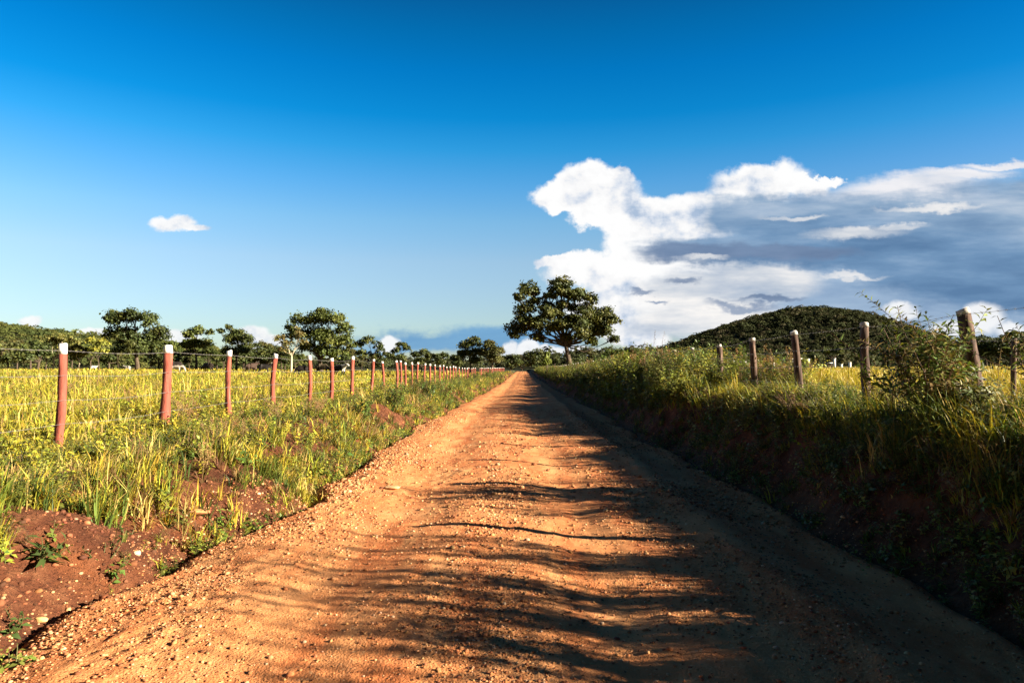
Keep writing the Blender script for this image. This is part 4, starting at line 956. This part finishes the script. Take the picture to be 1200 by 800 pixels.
front = maprange(nt, sep.outputs[1], 0.15, 0.35)
def uv(px, py): v = ray(px, py); return v.x / v.y, v.z / v.y
def vmath(op, a, b=None, c=None):
    n = nt.nodes.new('ShaderNodeVectorMath'); n.operation = op
    for i, q in enumerate((a, b, c)):
        if q is None: continue
        if isinstance(q, (tuple, list)): n.inputs[i].default_value = q
        else: nt.links.new(q, n.inputs[i])
    return n.outputs['Value'] if op in ('LENGTH', 'DISTANCE', 'DOT_PRODUCT') else n.outputs[0]
def wnoise(scale, sx, sy, seed, detail=7, rough=0.6, colour=False):
    mp = vmath('MULTIPLY_ADD', UV, (sx, sy, 1), (seed * 1.37, seed * 2.11, seed * 0.73))
    n = nt.nodes.new('ShaderNodeTexNoise'); n.noise_dimensions = '3D'; n.inputs['Scale'].default_value = scale; n.inputs['Detail'].default_value = detail; n.inputs['Roughness'].default_value = rough
    nt.links.new(mp, n.inputs['Vector']); return n.outputs['Color' if colour else 'Fac']
def warp(scale, sx, sy, seed, amt, detail=6):
    c = wnoise(scale, sx, sy, seed, detail, 0.6, True)
    d = vmath('MULTIPLY_ADD', c, (amt / sx ** 0.5, amt / sy ** 0.5, 0), (-0.5 * amt / sx ** 0.5, -0.5 * amt / sy ** 0.5, 0))
    return vmath('ADD', UV, d)
def field(vec, ells, k=0.25):
    f = None
    for (px, py, rx, ry) in ells:
        cu, cv = uv(px, py); iu, iv = F / rx, F / ry
        L = vmath('LENGTH', vmath('MULTIPLY_ADD', vec, (iu, iv, 0), (-cu * iu, -cv * iv, 0)))
        if f is None: f = L
        else:
            n = nt.nodes.new('ShaderNodeMath'); n.operation = 'SMOOTH_MIN'; nt.links.new(f, n.inputs[0]); nt.links.new(L, n.inputs[1]); n.inputs[2].default_value = k; f = n.outputs[0]
    return f
def mask(f, soft0, soft1, amt=1.0):
    m_ = maprange(nt, f, soft0, soft1, 1.0, 0.0)
    return math_n(nt, 'MULTIPLY', math_n(nt, 'MULTIPLY', m_, amt), front)
def lin(r, g, b): 
    f = lambda c: (c / 255 / 12.92) if c < 10.3 else (((c / 255) + 0.055) / 1.055) ** 2.4
    return (f(r) * K, f(g) * K, f(b) * K)
elev_r = ramp(nt, sep.outputs[2], [(0.0000, (0.1556, 0.1780, 0.2049)), (0.1106, (0.2074, 0.2225, 0.2410)), (0.1532, (0.2237, 0.2427, 0.2546)), (0.2095, (0.1771, 0.2576, 0.2846)), (0.2562, (0.1075, 0.2468, 0.3135)), (0.3054, (0.0338, 0.2308, 0.3221)), (0.3454, (0.0053, 0.2001, 0.3113)), (0.4020, (0.0012, 0.1707, 0.2910)), (0.4485, (0.0015, 0.1455, 0.2433)), (0.5600, (0.0080, 0.0600, 0.1200)), (0.7000, (0.0150, 0.0280, 0.0550)), (1.0000, (0.0150, 0.0200, 0.0360))])  # topmost stops darken the unseen overhead sky to cut fill in the shade
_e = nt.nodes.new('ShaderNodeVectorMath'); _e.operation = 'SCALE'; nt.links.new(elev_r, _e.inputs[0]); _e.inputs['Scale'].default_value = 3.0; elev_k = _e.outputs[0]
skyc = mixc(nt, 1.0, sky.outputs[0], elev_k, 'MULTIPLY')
skyc = mixc(nt, maprange(nt, sep.outputs[1], 0.10, -0.45), skyc, mixc(nt, 1.0, skyc, (0.36, 0.23, 0.20), 'MULTIPLY'))  # unseen sky behind the camera dimmed to deepen the shade
cur = mixc(nt, maprange(nt, U, -0.1, 0.9, 0.0, 0.45), skyc, mixc(nt, 1.0, skyc, (0.8, 0.62, 0.70), 'MULTIPLY'))
def layer(cur, m_, colr): return mixc(nt, m_, cur, colr)
n_b = wnoise(9, 1, 1.4, 3, 8, 0.62); n_f = wnoise(22, 1, 1.5, 5, 6, 0.6); n_s = wnoise(7, 0.55, 2.4, 9, 8, 0.6)
def relief(scale, sx, sy, seed, off, gain, base, detail=7):  # light and shade painted into the cloud colours from offset noise
    a = wnoise(scale, sx, sy, seed, detail, 0.58)
    mp = vmath('MULTIPLY_ADD', vmath('ADD', UV, off), (sx, sy, 1), (seed * 1.37, seed * 2.11, seed * 0.73))
    n = nt.nodes.new('ShaderNodeTexNoise'); n.inputs['Scale'].default_value = scale; n.inputs['Detail'].default_value = detail; n.inputs['Roughness'].default_value = 0.58
    nt.links.new(mp, n.inputs['Vector'])
    return math_n(nt, 'ADD', math_n(nt, 'MULTIPLY', math_n(nt, 'SUBTRACT', a, n.outputs['Fac']), gain), base)
rel = relief(9, 1, 1.3, 3, (0.016, 0.022, 0), 2.6, 0.60)
rel_g = relief(5, 0.5, 2.4, 13, (0.02, 0.02, 0), 2.0, 0.5)
n_l = wnoise(2.6, 0.6, 2.6, 17, 5, 0.55)
white = ramp(nt, rel, [(0.18, lin(172, 192, 218)), (0.38, lin(222, 229, 240)), (0.54, lin(248, 248, 249)), (0.70, lin(255, 255, 255))])
cream = ramp(nt, n_s, [(0.32, lin(150, 172, 200)), (0.48, lin(205, 212, 222)), (0.62, lin(250, 247, 244))])
grey = mixc(nt, maprange(nt, n_l, 0.50, 0.76), ramp(nt, rel_g, [(0.25, lin(92, 128, 168)), (0.5, lin(112, 148, 186)), (0.75, lin(142, 172, 204))]), ramp(nt, rel_g, [(0.25, lin(132, 164, 198)), (0.5, lin(168, 192, 216)), (0.75, lin(212, 220, 230))]))
dgrey = ramp(nt, n_s, [(0.3, lin(88, 112, 148)), (0.7, lin(132, 154, 186))])
band = ramp(nt, n_s, [(0.3, lin(88, 150, 204)), (0.7, lin(120, 178, 222))])
wp1 = warp(7, 1, 1.2, 1, 0.085); wp2 = warp(5, 0.6, 2.2, 2, 0.12)
def fine(v, seed, scale, amt):
    n = nt.nodes.new('ShaderNodeTexNoise'); n.inputs['Scale'].default_value = scale; n.inputs['Detail'].default_value = 5; n.inputs['Roughness'].default_value = 0.65
    nt.links.new(vmath('ADD', UV, (seed, seed * 2.0, seed * 0.5)), n.inputs['Vector'])
    return vmath('ADD', v, vmath('MULTIPLY_ADD', n.outputs['Color'], (amt, amt, 0), (-amt / 2, -amt / 2, 0)))
wp1 = fine(wp1, 1.7, 26, 0.030); wp2 = fine(wp2, 2.9, 20, 0.030)
wp3 = warp(16, 1, 1.2, 4, 0.035)
# horizon bank low on the left and centre
f = field(wp2, [(520, 402, 110, 14), (600, 396, 90, 12), (560, 408, 130, 10)]); cur = layer(cur, mask(f, 0.45, 1.40, 0.85), band)
# low far puffs
f = field(wp3, [(34, 377, 16, 7), (110, 392, 22, 8), (205, 394, 34, 9), (292, 394, 24, 14), (310, 402, 26, 10), (452, 405, 16, 9), (598, 408, 10, 10), (618, 408, 14, 9), (640, 412, 28, 6), (690, 412, 30, 8)]); cur = layer(cur, mask(f, 0.7, 1.15, 0.9), white)
# pale veil behind everything on the right
f = field(wp2, [(1000, 330, 260, 80), (860, 360, 170, 50), (1180, 330, 160, 100)]); cur = layer(cur, mask(f, 0.55, 1.15, 0.9), ramp(nt, n_s, [(0.3, lin(122, 152, 190)), (0.55, lin(160, 184, 212)), (0.72, lin(226, 226, 230))]))
# tower of cumulus
f = field(wp1, [(700, 222, 58, 32), (660, 226, 34, 20), (745, 246, 42, 24), (738, 266, 40, 26), (735, 205, 16, 14), (742, 290, 40, 22), (668, 240, 30, 12), (700, 256, 34, 18), (690, 318, 52, 22), (655, 308, 30, 9), (745, 330, 60, 44), (725, 372, 60, 34), (800, 268, 60, 40), (745, 394, 40, 16), (800, 340, 90, 40)], 0.2)
cur = layer(cur, mask(f, 0.80, 1.10), white)
f = field(wp1, [(890, 214, 62, 24), (870, 226, 46, 22), (930, 218, 40, 12), (960, 212, 28, 6), (820, 250, 60, 26)], 0.2); cur = layer(cur, mask(f, 0.70, 1.15), white)
f = field(wp2, [(1080, 216, 80, 14), (1130, 205, 60, 9), (1185, 194, 50, 6), (1060, 232, 130, 20), (1150, 242, 120, 16)]); cur = layer(cur, mask(f, 0.45, 1.3, 0.95), ramp(nt, n_s, [(0.3, lin(196, 206, 222)), (0.6, lin(246, 244, 246))]))
# lower broken clouds
f = field(wp2, [(830, 345, 90, 26), (900, 330, 80, 24), (800, 378, 70, 24), (870, 372, 80, 14)]); cur = layer(cur, mask(f, 0.6, 1.15, 0.9), cream)
# grey sheet
f = field(wp2, [(890, 250, 70, 26), (980, 256, 130, 34), (1090, 262, 130, 40), (1200, 268, 130, 56), (860, 296, 120, 22), (1000, 292, 160, 30), (1140, 308, 140, 48), (1210, 320, 120, 56), (1300, 300, 120, 80)], 0.3)
fn = math_n(nt, 'ADD', f, math_n(nt, 'MULTIPLY', math_n(nt, 'SUBTRACT', n_s, 0.5), 0.9)); cur = layer(cur, mask(fn, 0.72, 1.20, 0.98), grey)
f = field(wp2, [(790, 300, 54, 16), (840, 302, 70, 14), (930, 296, 90, 14)]); cur = layer(cur, mask(f, 0.55, 1.2, 0.9), dgrey)
f = field(wp2, [(1010, 270, 62, 8), (1055, 263, 34, 5), (830, 311, 30, 4), (1010, 325, 40, 4), (1100, 240, 60, 5), (930, 246, 50, 4)]); cur = layer(cur, mask(f, 0.4, 1.2, 0.85), cream)
f = field(wp2, [(804, 337, 26, 4), (752, 343, 20, 3), (870, 358, 36, 5), (905, 350, 40, 4), (775, 354, 14, 3)]); cur = layer(cur, mask(f, 0.4, 1.2, 0.8), dgrey)
f = field(wp3, [(1055, 364, 22, 10), (1150, 372, 32, 18), (1120, 384, 34, 12), (1185, 384, 20, 10), (1045, 380, 12, 12)]); cur = layer(cur, mask(f, 0.55, 1.15, 0.85), white)
# the one small cloud on the left
f = field(wp3, [(203, 263, 26, 8), (213, 259, 18, 8), (226, 267, 20, 5), (190, 262, 16, 7)]); cur = layer(cur, mask(f, 0.6, 1.15, 0.97), white)
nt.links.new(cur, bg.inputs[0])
try: w.cycles.sampling_method = 'MANUAL'; w.cycles.sample_map_resolution = 1024
except Exception: pass

vs = scene.view_settings; vs.view_transform = 'Standard'; vs.look = 'None'; vs.exposure = EXPO; vs.gamma = 1.0; vs.use_curve_mapping = False
scene.render.engine = 'CYCLES'
scene.cycles.max_bounces = 6; scene.cycles.diffuse_bounces = 3; scene.cycles.transmission_bounces = 4; scene.cycles.transparent_max_bounces = 4
scene.render.resolution_x = 1024; scene.render.resolution_y = 682
